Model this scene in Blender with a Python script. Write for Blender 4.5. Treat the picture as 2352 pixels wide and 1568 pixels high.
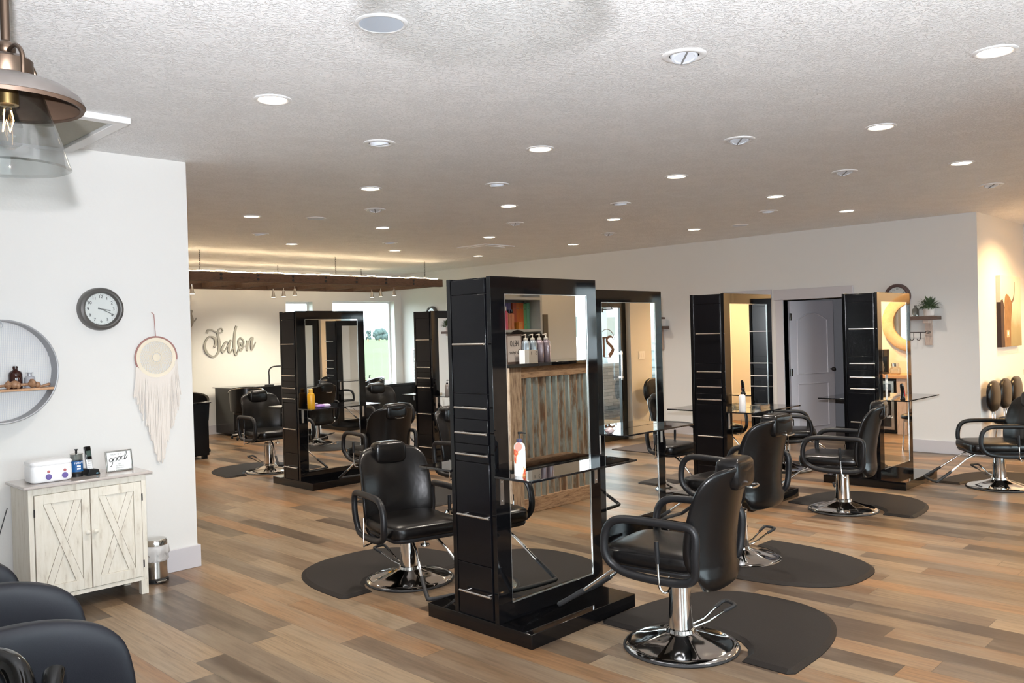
import bpy, math, random
from mathutils import Vector, Matrix
from math import pi, sin, cos, radians as rad
for o in list(bpy.data.objects): bpy.data.objects.remove(o)
S = bpy.context.scene
COL = S.collection
random.seed(7)
# ---------------------------------------------------------------- camera
FPX, YAW, PITCH, ROLL = 1939.2, 0.77469, -0.009744, -0.027371
cd = bpy.data.cameras.new('camera'); cam = bpy.data.objects.new('camera', cd); COL.objects.link(cam)
cd.sensor_width = 36; cd.lens = FPX/2352*36; cd.clip_start = .02; cd.clip_end = 2000
fw = Vector((cos(PITCH)*cos(YAW), cos(PITCH)*sin(YAW), sin(PITCH)))
rt = Vector((sin(YAW), -cos(YAW), 0)); up = rt.cross(fw)
r2 = cos(ROLL)*rt + sin(ROLL)*up; u2 = -sin(ROLL)*rt + cos(ROLL)*up
m = Matrix((r2, u2, -fw)).transposed().to_4x4(); m.translation = (0, 0, 1.6)
cam.matrix_world = m; S.camera = cam
# ---------------------------------------------------------------- world, light, exposure
S.view_settings.view_transform = 'Standard'; S.view_settings.look = 'None'
S.view_settings.gamma = 1; S.view_settings.use_curve_mapping = False
S.view_settings.exposure = 0.9
W = bpy.data.worlds.new('overcast_sky'); S.world = W; W.use_nodes = True
bg = W.node_tree.nodes['Background']; bg.inputs[0].default_value = (.80, .91, 1, 1); bg.inputs[1].default_value = 6
S.cycles.caustics_reflective = False; S.cycles.caustics_refractive = False
def lamp(name, kind, loc, power, color, rot=(0, 0, 0), **k):
    l = bpy.data.lights.new(name, kind); l.energy = power; l.color = color
    for a, b in k.items(): setattr(l, a, b)
    o = bpy.data.objects.new(name, l); COL.objects.link(o); o.location = loc; o.rotation_euler = rot
    return o
FLASH = lamp('camera_flash', 'SPOT', Vector((0, 0, 1.6)) + u2*.105 - r2*.03 + fw*.01, 715, (.93, .945, 1), shadow_soft_size=.012, spot_size=rad(128), spot_blend=.85)
FLASH.rotation_euler = m.to_euler(); FLASH.rotation_euler.rotate_axis('X', rad(25)); FLASH.rotation_euler.rotate_axis('Y', rad(-7))
def daylight(name, loc, sx, sy, rot):
    l = lamp(name, 'AREA', loc, 1, (1, 1, 1), rot, shape='RECTANGLE', size=sx, size_y=sy); l.data.cycles.is_portal = True; return l
daylight('window_portal', (8.53, 14.12, 1.48), .6, 1.7, (rad(-90), 0, 0))
daylight('window_portal', (10.0, 14.12, 1.48), 1.5, 1.7, (rad(-90), 0, 0))
daylight('window_portal', (8.5, .1, 1.1), 3.0, 2.2, (rad(90), 0, 0))
daylight('window_portal', (11.0, .1, 1.3), 1.1, 1.8, (rad(90), 0, 0))
daylight('window_portal', (.1, -2.8, 1.45), 2.2, 1.9, (rad(90), 0, 0))
daylight('window_portal', (3.2, -2.8, 1.45), 2.4, 1.9, (rad(90), 0, 0))
CAN_W, CAN_C = 76, (1, .90, .78)
CH = 2.877
# ---------------------------------------------------------------- mesh builder
def superpow(c, p): return math.copysign(abs(c)**p, c)
class MB:
    def __init__(s): s.v = []; s.f = []; s.m = Matrix()
    def add(s, vs, fs):
        n = len(s.v); s.v += [tuple(s.m @ Vector(v)) for v in vs]; s.f += [tuple(i+n for i in f) for f in fs]; return s
    def box(s, a, b):
        x0, y0, z0 = [min(p, q) for p, q in zip(a, b)]; x1, y1, z1 = [max(p, q) for p, q in zip(a, b)]
        return s.add([(x0,y0,z0),(x1,y0,z0),(x1,y1,z0),(x0,y1,z0),(x0,y0,z1),(x1,y0,z1),(x1,y1,z1),(x0,y1,z1)],
                     [(0,3,2,1),(4,5,6,7),(0,1,5,4),(1,2,6,5),(2,3,7,6),(3,0,4,7)])
    def rings(s, R, closed=False, cap=True):
        n = len(R[0]); vs = [p for r in R for p in r]; fs = []
        k = len(R)
        for i in range(k if closed else k-1):
            j = (i+1) % k
            for a in range(n):
                b = (a+1) % n; fs.append((i*n+a, i*n+b, j*n+b, j*n+a))
        if cap and not closed: fs.append(tuple(range(n-1, -1, -1))); fs.append(tuple((k-1)*n+a for a in range(n)))
        return s.add(vs, fs)
    def tube(s, pts, r, seg=10, closed=False, flat=1.0, flatdir=None):
        P = [Vector(p) for p in pts]; n = len(P); R = []; prev = None
        for i, p in enumerate(P):
            a = P[(i-1) % n] if (closed or i > 0) else p; b = P[(i+1) % n] if (closed or i < n-1) else p
            t = (b-a).normalized()
            if flatdir is not None: u = Vector(flatdir); u = (u - t*u.dot(t)).normalized()
            elif prev is None: u = t.orthogonal().normalized()
            else: u = (prev - t*prev.dot(t)).normalized()
            prev = u; w = t.cross(u); rr = r[i] if isinstance(r, (list, tuple)) else r
            R.append([p + (u*cos(q)*flat + w*sin(q))*rr for q in [2*pi*k/seg for k in range(seg)]])
        return s.rings(R, closed)
    def lathe(s, prof, seg=32, c=(0, 0, 0), mod=None, cap=True, closed=False):
        R = []
        for r, z in prof:
            R.append([(c[0]+r*cos(q), c[1]+r*sin(q), c[2]+z+(mod(r, q) if mod else 0)) for q in [2*pi*k/seg for k in range(seg)]])
        return s.rings(R, closed, cap)
    def cushion(s, c, d, e1=.45, e2=.35, nu=28, nv=14):
        R = []
        for j in range(nv+1):
            ph = -pi/2 + pi*(j+.02)/(nv+.04); cz = superpow(sin(ph), e1); cr = superpow(cos(ph), e1)
            R.append([(c[0]+d[0]*cr*superpow(cos(q), e2), c[1]+d[1]*cr*superpow(sin(q), e2), c[2]+d[2]*cz) for q in [2*pi*k/nu for k in range(nu)]])
        return s.rings(R)
    def disc(s, r, z0, z1, seg=32, c=(0, 0, 0)): return s.lathe([(r, z0), (r, z1)], seg, c)
    def prism(s, poly, t0, t1, axis='z'):
        # poly in the plane perpendicular to axis: z:(x,y) y:(x,z) x:(y,z)
        def p3(p, t): return {'z': (p[0], p[1], t), 'y': (p[0], t, p[1]), 'x': (t, p[0], p[1])}[axis]
        n = len(poly); vs = [p3(p, t0) for p in poly] + [p3(p, t1) for p in poly]
        fs = [tuple(range(n-1, -1, -1)), tuple(range(n, 2*n))] + [(i, (i+1) % n, n+(i+1) % n, n+i) for i in range(n)]
        return s.add(vs, fs)
    def sphere(s, c, r, sx=1, sy=1, sz=1, nu=16, nv=10):
        R = []
        for j in range(nv+1):
            ph = -pi/2 + pi*(j+.05)/(nv+.1)
            R.append([(c[0]+r*sx*cos(ph)*cos(q), c[1]+r*sy*cos(ph)*sin(q), c[2]+r*sz*sin(ph)) for q in [2*pi*k/nu for k in range(nu)]])
        return s.rings(R)
    def ribbon(s, pts, widths, t0, t1, axis='y', sub=6, drift=.0):
        # smoothed stroke in the plane, with varying half widths, extruded along axis
        P, Wd = smooth(pts, sub), smooth([(w, 0) for w in widths], sub)
        L, Rr = [], []
        for i, p in enumerate(P):
            a = P[max(i-1, 0)]; b = P[min(i+1, len(P)-1)]; d = Vector((b[0]-a[0], b[1]-a[1]));
            if d.length < 1e-9: d = Vector((1, 0))
            d.normalize(); w = max(Wd[i][0], .0005); L.append((p[0]-d.y*w, p[1]+d.x*w)); Rr.append((p[0]+d.y*w, p[1]-d.x*w))
        def p3(p, t): return {'z': (p[0], p[1], t), 'y': (p[0], t, p[1]), 'x': (t, p[0], p[1])}[axis]
        R = [[p3(L[i], t0-drift*i/len(P)), p3(Rr[i], t0-drift*i/len(P)), p3(Rr[i], t1), p3(L[i], t1)] for i in range(len(P))]
        return s.rings(R)
    def build(s, name, mat, parent=None, loc=(0, 0, 0), rz=0, bevel=0, sharp=38, seg=2):
        me = bpy.data.meshes.new(name); me.from_pydata(s.v, [], s.f)
        import bmesh
        bm = bmesh.new(); bm.from_mesh(me); bmesh.ops.recalc_face_normals(bm, faces=bm.faces); bm.to_mesh(me); bm.free()
        me.shade_smooth(); me.set_sharp_from_angle(angle=rad(sharp))
        me.materials.append(mat); o = bpy.data.objects.new(name, me); COL.objects.link(o)
        o.parent = parent; o.location = loc; o.rotation_euler = (0, 0, rz)
        if bevel:
            b = o.modifiers.new('bevel', 'BEVEL'); b.width = bevel; b.segments = seg; b.limit_method = 'ANGLE'; b.angle_limit = rad(40)
        return o
def smooth(pts, sub=6, closed=False):
    n = len(pts); out = []
    rng = range(n) if closed else range(n-1)
    for i in rng:
        g = (lambda k: pts[k % n]) if closed else (lambda k: pts[max(0, min(n-1, k))])
        p0, p1, p2, p3 = g(i-1), g(i), g(i+1), g(i+2)
        for k in range(sub):
            t = k/sub
            out.append(tuple(.5*((2*b) + (-a+c)*t + (2*a-5*b+4*c-d)*t*t + (-a+3*b-3*c+d)*t**3) for a, b, c, d in zip(p0, p1, p2, p3)))
    if not closed: out.append(tuple(pts[-1]))
    return out
def tag(o, label=None, cat=None, group=None, kind=None):
    if label: o['label'] = label
    if cat: o['category'] = cat
    if group: o['group'] = group
    if kind: o['kind'] = kind
    return o
def thing(name, label, cat, loc=(0, 0, 0), rz=0, group=None):
    o = bpy.data.objects.new(name, None); COL.objects.link(o); o.empty_display_size = .1
    o.location = loc; o.rotation_euler = (0, 0, rz); return tag(o, label, cat, group)
def dup(o, loc=None, rz=None, label=None, group=None):
    def cp(a, par):
        c = a.copy(); COL.objects.link(c); c.parent = par
        for ch in KIDS.get(a.name, []) or [x for x in list(a.children)]: cp(ch, c)
        return c
    c = cp(o, None)
    if loc is not None: c.location = loc
    if rz is not None: c.rotation_euler = (0, 0, rz)
    if label: c['label'] = label
    if group: c['group'] = group
    return c
KIDS = {}
def struct(name, mb, mat, bevel=0): return tag(mb.build(name, mat, bevel=bevel), kind='structure')
def text(name, s, size, loc, rot, mat, parent=None, ext=.0006, align='CENTER', sx=1, sp=1):
    c = bpy.data.curves.new(name, 'FONT'); c.body = s; c.size = size; c.extrude = ext; c.align_x = align; c.align_y = 'CENTER'; c.space_character = sp
    c.materials.append(mat); tmp = bpy.data.objects.new(name, c); COL.objects.link(tmp); dg = bpy.context.evaluated_depsgraph_get()
    me = bpy.data.meshes.new_from_object(tmp.evaluated_get(dg)); bpy.data.objects.remove(tmp); o = bpy.data.objects.new(name, me); COL.objects.link(o); o.parent = parent
    o.location = loc; o.rotation_euler = rot; o.scale = (sx, 1, 1); return o
# ---------------------------------------------------------------- materials
class NT:
    def __init__(s, m): s.t = m.node_tree; s.n = s.t.nodes; s.l = s.t.links
    def new(s, t, **k):
        n = s.n.new(t)
        for a, b in k.items(): setattr(n, a, b)
        return n
    def math(s, op, a, b=None, c=None):
        n = s.new('ShaderNodeMath', operation=op)
        for i, x in enumerate((a, b, c)):
            if x is None: continue
            if isinstance(x, (int, float)): n.inputs[i].default_value = x
            else: s.l.new(x, n.inputs[i])
        return n.outputs[0]
    def mix(s, f, a, b):
        n = s.new('ShaderNodeMix', data_type='RGBA')
        for i, x in ((0, f), (6, a), (7, b)):
            if isinstance(x, (int, float)): n.inputs[i].default_value = x
            elif isinstance(x, tuple): n.inputs[i].default_value = (*x, 1)
            else: s.l.new(x, n.inputs[i])
        return n.outputs[2]
    def noise(s, vec, scale, detail=4, rough=.5):
        n = s.new('ShaderNodeTexNoise'); n.inputs['Scale'].default_value = scale; n.inputs['Detail'].default_value = detail; n.inputs['Roughness'].default_value = rough
        if vec is not None: s.l.new(vec, n.inputs['Vector'])
        return n
    def ramp(s, fac, stops, interp='LINEAR'):
        n = s.new('ShaderNodeValToRGB'); n.color_ramp.interpolation = interp; e = n.color_ramp.elements
        while len(e) < len(stops): e.new(.5)
        for q, (p, c) in zip(e, stops): q.position = p; q.color = (*c, 1)
        s.l.new(fac, n.inputs[0]); return n.outputs[0]
    def scalevec(s, vec, sc):
        n = s.new('ShaderNodeMapping'); n.inputs['Scale'].default_value = sc; s.l.new(vec, n.inputs['Vector']); return n.outputs[0]
    def coord(s, w='Object'): return s.new('ShaderNodeTexCoord').outputs[w]
    def bump(s, h, dist, strength=1):
        n = s.new('ShaderNodeBump'); n.inputs['Distance'].default_value = dist; n.inputs['Strength'].default_value = strength; s.l.new(h, n.inputs['Height']); return n.outputs[0]
def mat(name, col, rough=.5, metal=0, spec=.5, coat=0, emit=None, es=0, bump=None, var=None, coatr=.05):
    m = bpy.data.materials.new(name); m.use_nodes = True; b = m.node_tree.nodes['Principled BSDF']; t = NT(m)
    b.inputs['Base Color'].default_value = (*col, 1); b.inputs['Roughness'].default_value = rough; b.inputs['Metallic'].default_value = metal
    b.inputs['Specular IOR Level'].default_value = spec; b.inputs['Coat Weight'].default_value = coat; b.inputs['Coat Roughness'].default_value = coatr
    if emit: b.inputs['Emission Color'].default_value = (*emit, 1); b.inputs['Emission Strength'].default_value = es
    if bump: t.l.new(t.bump(t.noise(t.coord(), bump[0], 5).outputs[0], bump[1]), b.inputs['Normal'])
    if var: t.l.new(t.mix(t.noise(t.coord(), var[0], 3).outputs[0], col, var[1]), b.inputs['Base Color'])
    return m
def wood(name, cols, scale=(1, 1, 14), rough=.6, bump=.002, detail=6):
    m = mat(name, cols[0], rough); t = NT(m); b = m.node_tree.nodes['Principled BSDF']
    v = t.scalevec(t.coord(), scale); n = t.noise(v, 6, detail, .65).outputs[0]
    st = [(.25+.5*i/(len(cols)-1), c) for i, c in enumerate(cols)]
    t.l.new(t.ramp(n, st), b.inputs['Base Color']); t.l.new(t.bump(n, bump), b.inputs['Normal']); return m
def srgb(r, g, b): return tuple(((c/255+.055)/1.055)**2.4 if c > 10 else c/255/12.92 for c in (r, g, b))
WALL = mat('wall_paint', (.715, .705, .68), .55, bump=(60, .0006))
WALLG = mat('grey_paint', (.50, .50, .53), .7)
TRIM = mat('lilac_grey_trim', (.55, .53, .55), .4)
WHITE = mat('white_plastic', (.85, .85, .86), .3)
BLACKG = mat('gloss_black_lacquer', (.003, .003, .0035), .05, spec=.36, coat=.12)
BLACKD = mat('satin_black_drawer', (.0035, .0035, .0045), .17, spec=.28)
GLASSB = mat('black_glass', (.006, .006, .007), .015, spec=.6, coat=.5, coatr=.01)
LEATHER = mat('black_vinyl', (.0045, .004, .004), .27, spec=.34, bump=(40, .0006))
LEATHERD = mat('charcoal_vinyl', (.012, .013, .018), .42, spec=.28, bump=(500, .0003))
PLAST = mat('black_plastic', (.009, .009, .010), .42, spec=.32)
GLOSSP = mat('gloss_black_plastic', (.004, .004, .004), .08)
RUBBER = mat('dark_rubber', (.012, .012, .013), .6)
CHROME = mat('chrome', (.78, .78, .78), .07, 1)
NICKEL = mat('brushed_nickel', (.66, .63, .6), .3, 1)
STEEL = mat('stainless_steel', (.6, .58, .55), .16, 1)
MIRROR = mat('mirror_glass', (.90, .92, .91), .0, 1)
BEVELM = mat('mirror_edge', (.8, .85, .85), .12, .9)
MATM = mat('anti_fatigue_mat', (.015, .012, .0105), .62, spec=.2, bump=(220, .001))
BRONZE = mat('oil_rubbed_bronze', (.070, .048, .034), .38, .9)
BRONZED = mat('bronze_shade_inside', (.07, .044, .03), .45, .6)
SHADEG = mat('bronze_shade_top', (.09, .078, .07), .45, .6)
IRON = mat('black_iron', (.015, .012, .012), .5)
CLOCKF = mat('grey_clock_rim', (.10, .095, .09), .35, .2)
CLOCKW = mat('clock_face', (.72, .70, .69), .4)
INK = mat('black_ink', (.02, .02, .02), .6)
INKG = mat('grey_ink', (.2, .2, .2), .6)
CANW = mat('white_can_trim', (.8, .8, .8), .35)
BULB = mat('lit_lens', (1, .9, .8), .5, emit=(1, .80, .56), es=9)
SPOTB = mat('lit_spot_lens', (1, .9, .8), .5, emit=(1, .95, .88), es=7)
ROPE = mat('lit_rope_light', (1, .85, .6), .5, emit=(1, .78, .48), es=30)
OFFL = mat('unlit_lens', (.7, .74, .8), .3)
SPKG = mat('speaker_grille', (.66, .74, .86), .5)
COTTON = mat('cream_cotton', (.72, .66, .6), .9, bump=(300, .001))
LACE = mat('ecru_crochet', (.78, .70, .56), .9, bump=(300, .001))
HOOP = mat('rose_brown_cord', (.34, .17, .15), .6)
GALV = mat('painted_grey_metal', (.42, .43, .45), .4, .3)
WIRE = mat('white_wire_mesh', (.62, .63, .66), .5)
PINE = wood('light_pine', [(.42, .22, .11), (.58, .34, .18)], (6, 1, 1), .5, .0005)
SPOOL = wood('old_spool_wood', [(.16, .075, .04), (.36, .2, .11), (.25, .12, .06)], (1, 1, 8), .5, .0005)
BEAM = wood('dark_beam_wood', [(.035, .02, .013), (.13, .068, .04), (.055, .032, .02)], (1.5, 8, 8), .75, .004)
WHITEW = wood('whitewashed_wood', [(.44, .37, .29), (.70, .655, .56), (.76, .72, .635), (.72, .68, .59)], (5, 5, 1.0), .45, .0004)
WORN = mat('worn_brown_edge', (.26, .20, .15), .7)
CTOP = mat('greige_glossy_top', (.50, .45, .42), .12, coat=.4)
BARN = wood('reclaimed_barn_wood', [(.08, .05, .032), (.28, .17, .10), (.44, .29, .175), (.22, .14, .09)], (1.5, 8, 8), .8, .003)
BARNV = wood('reclaimed_barn_post', [(.11, .075, .05), (.32, .22, .15), (.52, .39, .27), (.28, .2, .14)], (8, 8, 1.2), .8, .003)
SHELFW = wood('grey_brown_shelf_wood', [(.075, .045, .035), (.14, .09, .07)], (2, 1, 6), .7, .001)
LIGHTW = wood('pale_weathered_wood', [(.30, .22, .18), (.55, .44, .37), (.42, .33, .28)], (6, 6, 1), .7, .001)
SIGNM = mat('grey_letter_metal', (.33, .32, .285), .5)
TREE = mat('hazy_tree_leaves', (.07, .098, .092), .95, spec=.0)  # pale teal because distance haze is mixed into the leaf colour
FIELD = mat('green_field', (.098, .124, .064), 1, spec=0, var=(.05, (.112, .130, .086)))
STONE = mat('stacked_stone', (.16, .155, .15), .85)
AMBER = mat('amber_glass_bottle', (.03, .006, .004), .05, coat=.5)
SKIN1 = mat('kraft_card', (.36, .22, .12), .8)
def glass(name, tint, alpha, rough=.0):
    m = bpy.data.materials.new(name); m.use_nodes = True; t = NT(m); n = t.n; out = n['Material Output']; n.remove(n['Principled BSDF'])
    tr = t.new('ShaderNodeBsdfTransparent'); tr.inputs[0].default_value = (*tint, 1)
    gl = t.new('ShaderNodeBsdfGlossy'); gl.inputs['Roughness'].default_value = rough
    fr = t.new('ShaderNodeLayerWeight'); fr.inputs[0].default_value = .35
    f = t.math('ADD', t.math('MULTIPLY', fr.outputs['Facing'], .34), alpha)
    mx = t.new('ShaderNodeMixShader'); t.l.new(f, mx.inputs[0]); t.l.new(tr.outputs[0], mx.inputs[1]); t.l.new(gl.outputs[0], mx.inputs[2])
    t.l.new(mx.outputs[0], out.inputs[0]); return m
GLASS = glass('clear_glass', (.91, .92, .92), .03)
PANE = glass('window_pane', (.95, .98, .97), .02)
PANE.node_tree.nodes['Math'].inputs[1].default_value = .25
GLASSJ = glass('clear_jar_glass', (.8, .82, .82), .08)
def floor_mat():
    m = mat('vinyl_plank_floor', (.3, .2, .13), .3, spec=.45); t = NT(m); b = m.node_tree.nodes['Principled BSDF']
    pos = t.new('ShaderNodeNewGeometry').outputs['Position']; sp = t.new('ShaderNodeSeparateXYZ'); t.l.new(pos, sp.inputs[0])
    u = t.math('DIVIDE', t.math('SUBTRACT', sp.outputs[0], 2.49-40*.157), .157); row = t.math('FLOOR', u); fu = t.math('FRACT', u)
    wn = t.new('ShaderNodeTexWhiteNoise', noise_dimensions='1D'); t.l.new(row, wn.inputs['W'])
    v = t.math('ADD', t.math('DIVIDE', sp.outputs[1], 1.28), t.math('MULTIPLY', wn.outputs[0], 7.3)); pid = t.math('FLOOR', v); fv = t.math('FRACT', v)
    cb = t.new('ShaderNodeCombineXYZ'); t.l.new(row, cb.inputs[0]); t.l.new(pid, cb.inputs[1])
    w2 = t.new('ShaderNodeTexWhiteNoise', noise_dimensions='3D'); t.l.new(cb.outputs[0], w2.inputs['Vector'])
    base = t.ramp(w2.outputs[0], [(0, (.070, .048, .034)), (.2, (.095, .066, .046)), (.23, (.215, .125, .066)), (.42, (.31, .178, .092)), (.5, (.33, .24, .16)), (.68, (.29, .22, .152)), (.76, (.18, .12, .076)), (.9, (.17, .13, .098)), (1, (.35, .20, .10))], 'LINEAR')
    cb2 = t.new('ShaderNodeCombineXYZ'); t.l.new(t.math('MULTIPLY', sp.outputs[0], 62), cb2.inputs[0]); t.l.new(t.math('MULTIPLY', sp.outputs[1], 3.4), cb2.inputs[1]); t.l.new(t.math('MULTIPLY', w2.outputs[0], 90), cb2.inputs[2])
    g = t.noise(cb2.outputs[0], 1, 6, .65).outputs[0]
    cb3 = t.new('ShaderNodeCombineXYZ'); t.l.new(t.math('MULTIPLY', sp.outputs[0], 7), cb3.inputs[0]); t.l.new(t.math('MULTIPLY', sp.outputs[1], 1.1), cb3.inputs[1]); t.l.new(t.math('MULTIPLY', w2.outputs[0], 50), cb3.inputs[2])
    g2 = t.noise(cb3.outputs[0], 1, 4, .6).outputs[0]
    c = t.mix(t.math('MULTIPLY', t.ramp_f(g, .42, .72), .6), base, (.075, .05, .034))
    c = t.mix(t.math('MULTIPLY', t.ramp_f(g2, .46, .70), .45), c, (.33, .285, .23))
    gap = t.math('MAXIMUM', t.math('LESS_THAN', fu, .014), t.math('LESS_THAN', fv, .0025))
    c = t.mix(t.math('MULTIPLY', gap, .7), c, (.05, .035, .025))
    tint = t.new('ShaderNodeMix', data_type='RGBA', blend_type='MULTIPLY'); tint.inputs[0].default_value = 1; t.l.new(c, tint.inputs[6]); tint.inputs[7].default_value = (.90, .83, .73, 1); c = tint.outputs[2]
    t.l.new(c, b.inputs['Base Color'])
    t.l.new(t.math('ADD', t.math('MULTIPLY', g, .14), .29), b.inputs['Roughness'])
    t.l.new(t.bump(t.math('SUBTRACT', g, t.math('MULTIPLY', gap, 1.2)), .0006, .5), b.inputs['Normal'])
    return m
def ramp_f(s, f, a, b):
    n = s.new('ShaderNodeMapRange'); n.inputs[1].default_value = a; n.inputs[2].default_value = b; s.l.new(f, n.inputs[0]); return n.outputs[0]
NT.ramp_f = ramp_f
FLOOR = floor_mat()
def ceil_mat():
    m = mat('knockdown_ceiling', (.70, .70, .70), .6, spec=.3); t = NT(m); b = m.node_tree.nodes['Principled BSDF']
    pos = t.new('ShaderNodeNewGeometry').outputs['Position']
    warp = t.noise(pos, 9, 3).outputs[1]
    vm = t.new('ShaderNodeVectorMath', operation='MULTIPLY_ADD'); t.l.new(warp, vm.inputs[0]); vm.inputs[1].default_value = (.05, .05, .05); t.l.new(pos, vm.inputs[2])
    n = t.noise(vm.outputs[0], 64, 4, .6).outputs[0]; k = t.noise(pos, 5, 3, .6).outputs[0]
    h = t.ramp_f(t.math('ADD', n, t.math('MULTIPLY', t.math('SUBTRACT', k, .5), .35)), .42, .54)
    big = t.noise(pos, 2.2, 3).outputs[0]
    t.l.new(t.mix(h, (.86, .858, .855), (.94, .94, .94)), b.inputs['Base Color'])  # hollows tinted darker than raised plaster: relief shade put into the colour
    t.l.new(t.bump(t.math('ADD', h, t.math('MULTIPLY', big, .8)), .0035, .9), b.inputs['Normal'])
    return m
CEIL = ceil_mat()
def corr_mat():
    m = mat('rusty_galvanised_sheet', (.4, .42, .4), .45, .45); t = NT(m); b = m.node_tree.nodes['Principled BSDF']
    v = t.scalevec(t.coord(), (5, 5, .8)); n = t.noise(v, 2.0, 6, .6).outputs[0]; n2 = t.noise(t.scalevec(t.coord(), (1, 1, .3)), 45, 5).outputs[0]
    f = t.math('ADD', n, t.math('MULTIPLY', n2, .25))
    c = t.ramp(f, [(.48, (.46, .50, .46)), (.64, (.32, .34, .31)), (.72, (.19, .13, .08)), (.84, (.15, .065, .03))])
    t.l.new(c, b.inputs['Base Color']); t.l.new(t.ramp_f(f, .72, .58), b.inputs['Metallic']); return m
CORR = corr_mat()
def brick_mat(name, c1, c2, mortar, sc, rough=.85):
    m = mat(name, c1, rough); t = NT(m); b = m.node_tree.nodes['Principled BSDF']
    br = t.new('ShaderNodeTexBrick'); br.inputs['Scale'].default_value = sc; br.inputs['Color1'].default_value = (*c1, 1); br.inputs['Color2'].default_value = (*c2, 1); br.inputs['Mortar'].default_value = (*mortar, 1)
    br.inputs['Mortar Size'].default_value = .012; br.inputs['Brick Width'].default_value = .9; br.inputs['Row Height'].default_value = .2
    mp = t.new('ShaderNodeMapping'); mp.inputs['Rotation'].default_value = (rad(90), 0, 0); t.l.new(t.coord(), mp.inputs[0]); t.l.new(mp.outputs[0], br.inputs[0])
    t.l.new(br.outputs[0], b.inputs['Base Color']); return m
STONE = brick_mat('stacked_stone', (.22, .20, .19), (.09, .085, .085), (.03, .03, .03), 3.2)
# ================================================================ THE ROOM
XB, YC, YN, YS_, YW, XW = 10.944, 3.02, 13.9, .3, 5.84, 2.70
struct('floor', MB().box((-2.1, -2.7, -.1), (13.1, YN+.2, 0)), FLOOR)
struct('ceiling', MB().box((-2.1, -2.7, CH), (13.1, YN+.2, CH+.1)), CEIL)
def holes(x0, x1, hs, z1, horiz):
    # wall slab between x0..x1 as boxes round openings hs = [(a,b,zlo,zhi)]
    out = []; x = x0
    for a, b, zl, zh in sorted(hs):
        out.append((x, a, 0, z1))
        if zl > 0: out.append((a, b, 0, zl))
        if zh < z1: out.append((a, b, zh, z1))
        x = b
    out.append((x, x1, 0, z1)); return out
def wall_x(name, y0, y1, x0, x1, hs=(), m=WALL):
    mb = MB()
    for a, b, c, d in holes(x0, x1, hs, CH, 1): mb.box((a, y0, c), (b, y1, d))
    return struct(name, mb, m)
def wall_y(name, x0, x1, y0, y1, hs=(), m=WALL):
    mb = MB()
    for a, b, c, d in holes(y0, y1, hs, CH, 1): mb.box((x0, a, c), (x1, b, d))
    return struct(name, mb, m)
WN = [(8.25, 8.82, .66, 2.30), (9.26, 10.76, .66, 2.32)]
wall_x('wall_left', YW, YW+.14, -2.1, XW)
wall_x('wall_north', YN, YN+.2, -2.1, 11.1, WN)
wall_y('wall_back', XB, XB+.12, YC+.12, YN, [(4.62, 5.46, 0, 1.955)])
wall_x('wall_alcove', YC, YC+.12, XB, 13.1)
wall_y('wall_east', 13.0, 13.12, .2, YC)
WS = [(7.17, 8.90, .08, 2.15), (9.03, 10.10, 0, 2.05), (10.62, 11.7, .35, 2.15)]
wall_x('wall_south', YS_-.2, YS_, 4.9, 13.1, WS)
wall_y('wall_jog', 4.9, 5.0, -2.6, YS_-.2)
WR = [(-1, 1.2, .5, 2.4), (2.0, 4.4, .5, 2.4)]
wall_x('wall_rear', -2.8, -2.6, -2.1, 5.0, WR)
wall_y('wall_west', -2.2, -2.1, -2.8, YN+.2)
# room behind the open door
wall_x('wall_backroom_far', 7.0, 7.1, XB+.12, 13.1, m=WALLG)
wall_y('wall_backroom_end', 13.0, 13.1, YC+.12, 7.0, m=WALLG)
# windows
n = 0
for (a, b, c, d), y, sgn in [(w, YN+.17, 1) for w in WN] + [(w, YS_-.12, -1) for w in (WS[0], WS[2])] + [(w, -2.74, -1) for w in WR]:
    n += 1
    fr = .035 if sgn > 0 else .06; g = WHITE if sgn > 0 else GLOSSP
    mb = MB()
    for q in ((a, a+fr, c, d), (b-fr, b, c, d), (a+fr, b-fr, c, c+fr), (a+fr, b-fr, d-fr, d)): mb.box((q[0], y-.02, q[2]), (q[1], y+.02, q[3]))
    if b-a > 1.7: mb.box(((a+b)/2-.03, y-.02, c+fr), ((a+b)/2+.03, y+.02, d-fr))
    f = struct('window_%d' % n, mb, g)
    p = MB().box((a+fr, y-.003, c+fr), (b-fr, y+.003, d-fr)).build('pane', PANE, f)
# baseboards
bh, bt = .155, .018
def base(name, a, b): struct(name, MB().box((a[0], a[1], 0), (b[0], b[1], bh)), TRIM, .003)
base('baseboard_left', (-2.1, YW-bt), (XW+bt, YW)); base('baseboard_left_end', (XW, YW), (XW+bt, YW+.14))
base('baseboard_north', (-2.1, YN-bt), (XB-bt, YN))
struct('baseboard_back', MB().box((XB-bt, YC-bt, 0), (XB, 4.51, bh)).box((XB-bt, 6.39, 0), (XB, YN, bh)), TRIM, .003)
base('baseboard_alcove', (XB, YC-bt), (13.0, YC)); base('baseboard_east', (13.0-bt, YS_), (13.0, YC-bt))
base('baseboard_south', (4.9, YS_), (7.17, YS_+bt))
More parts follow.
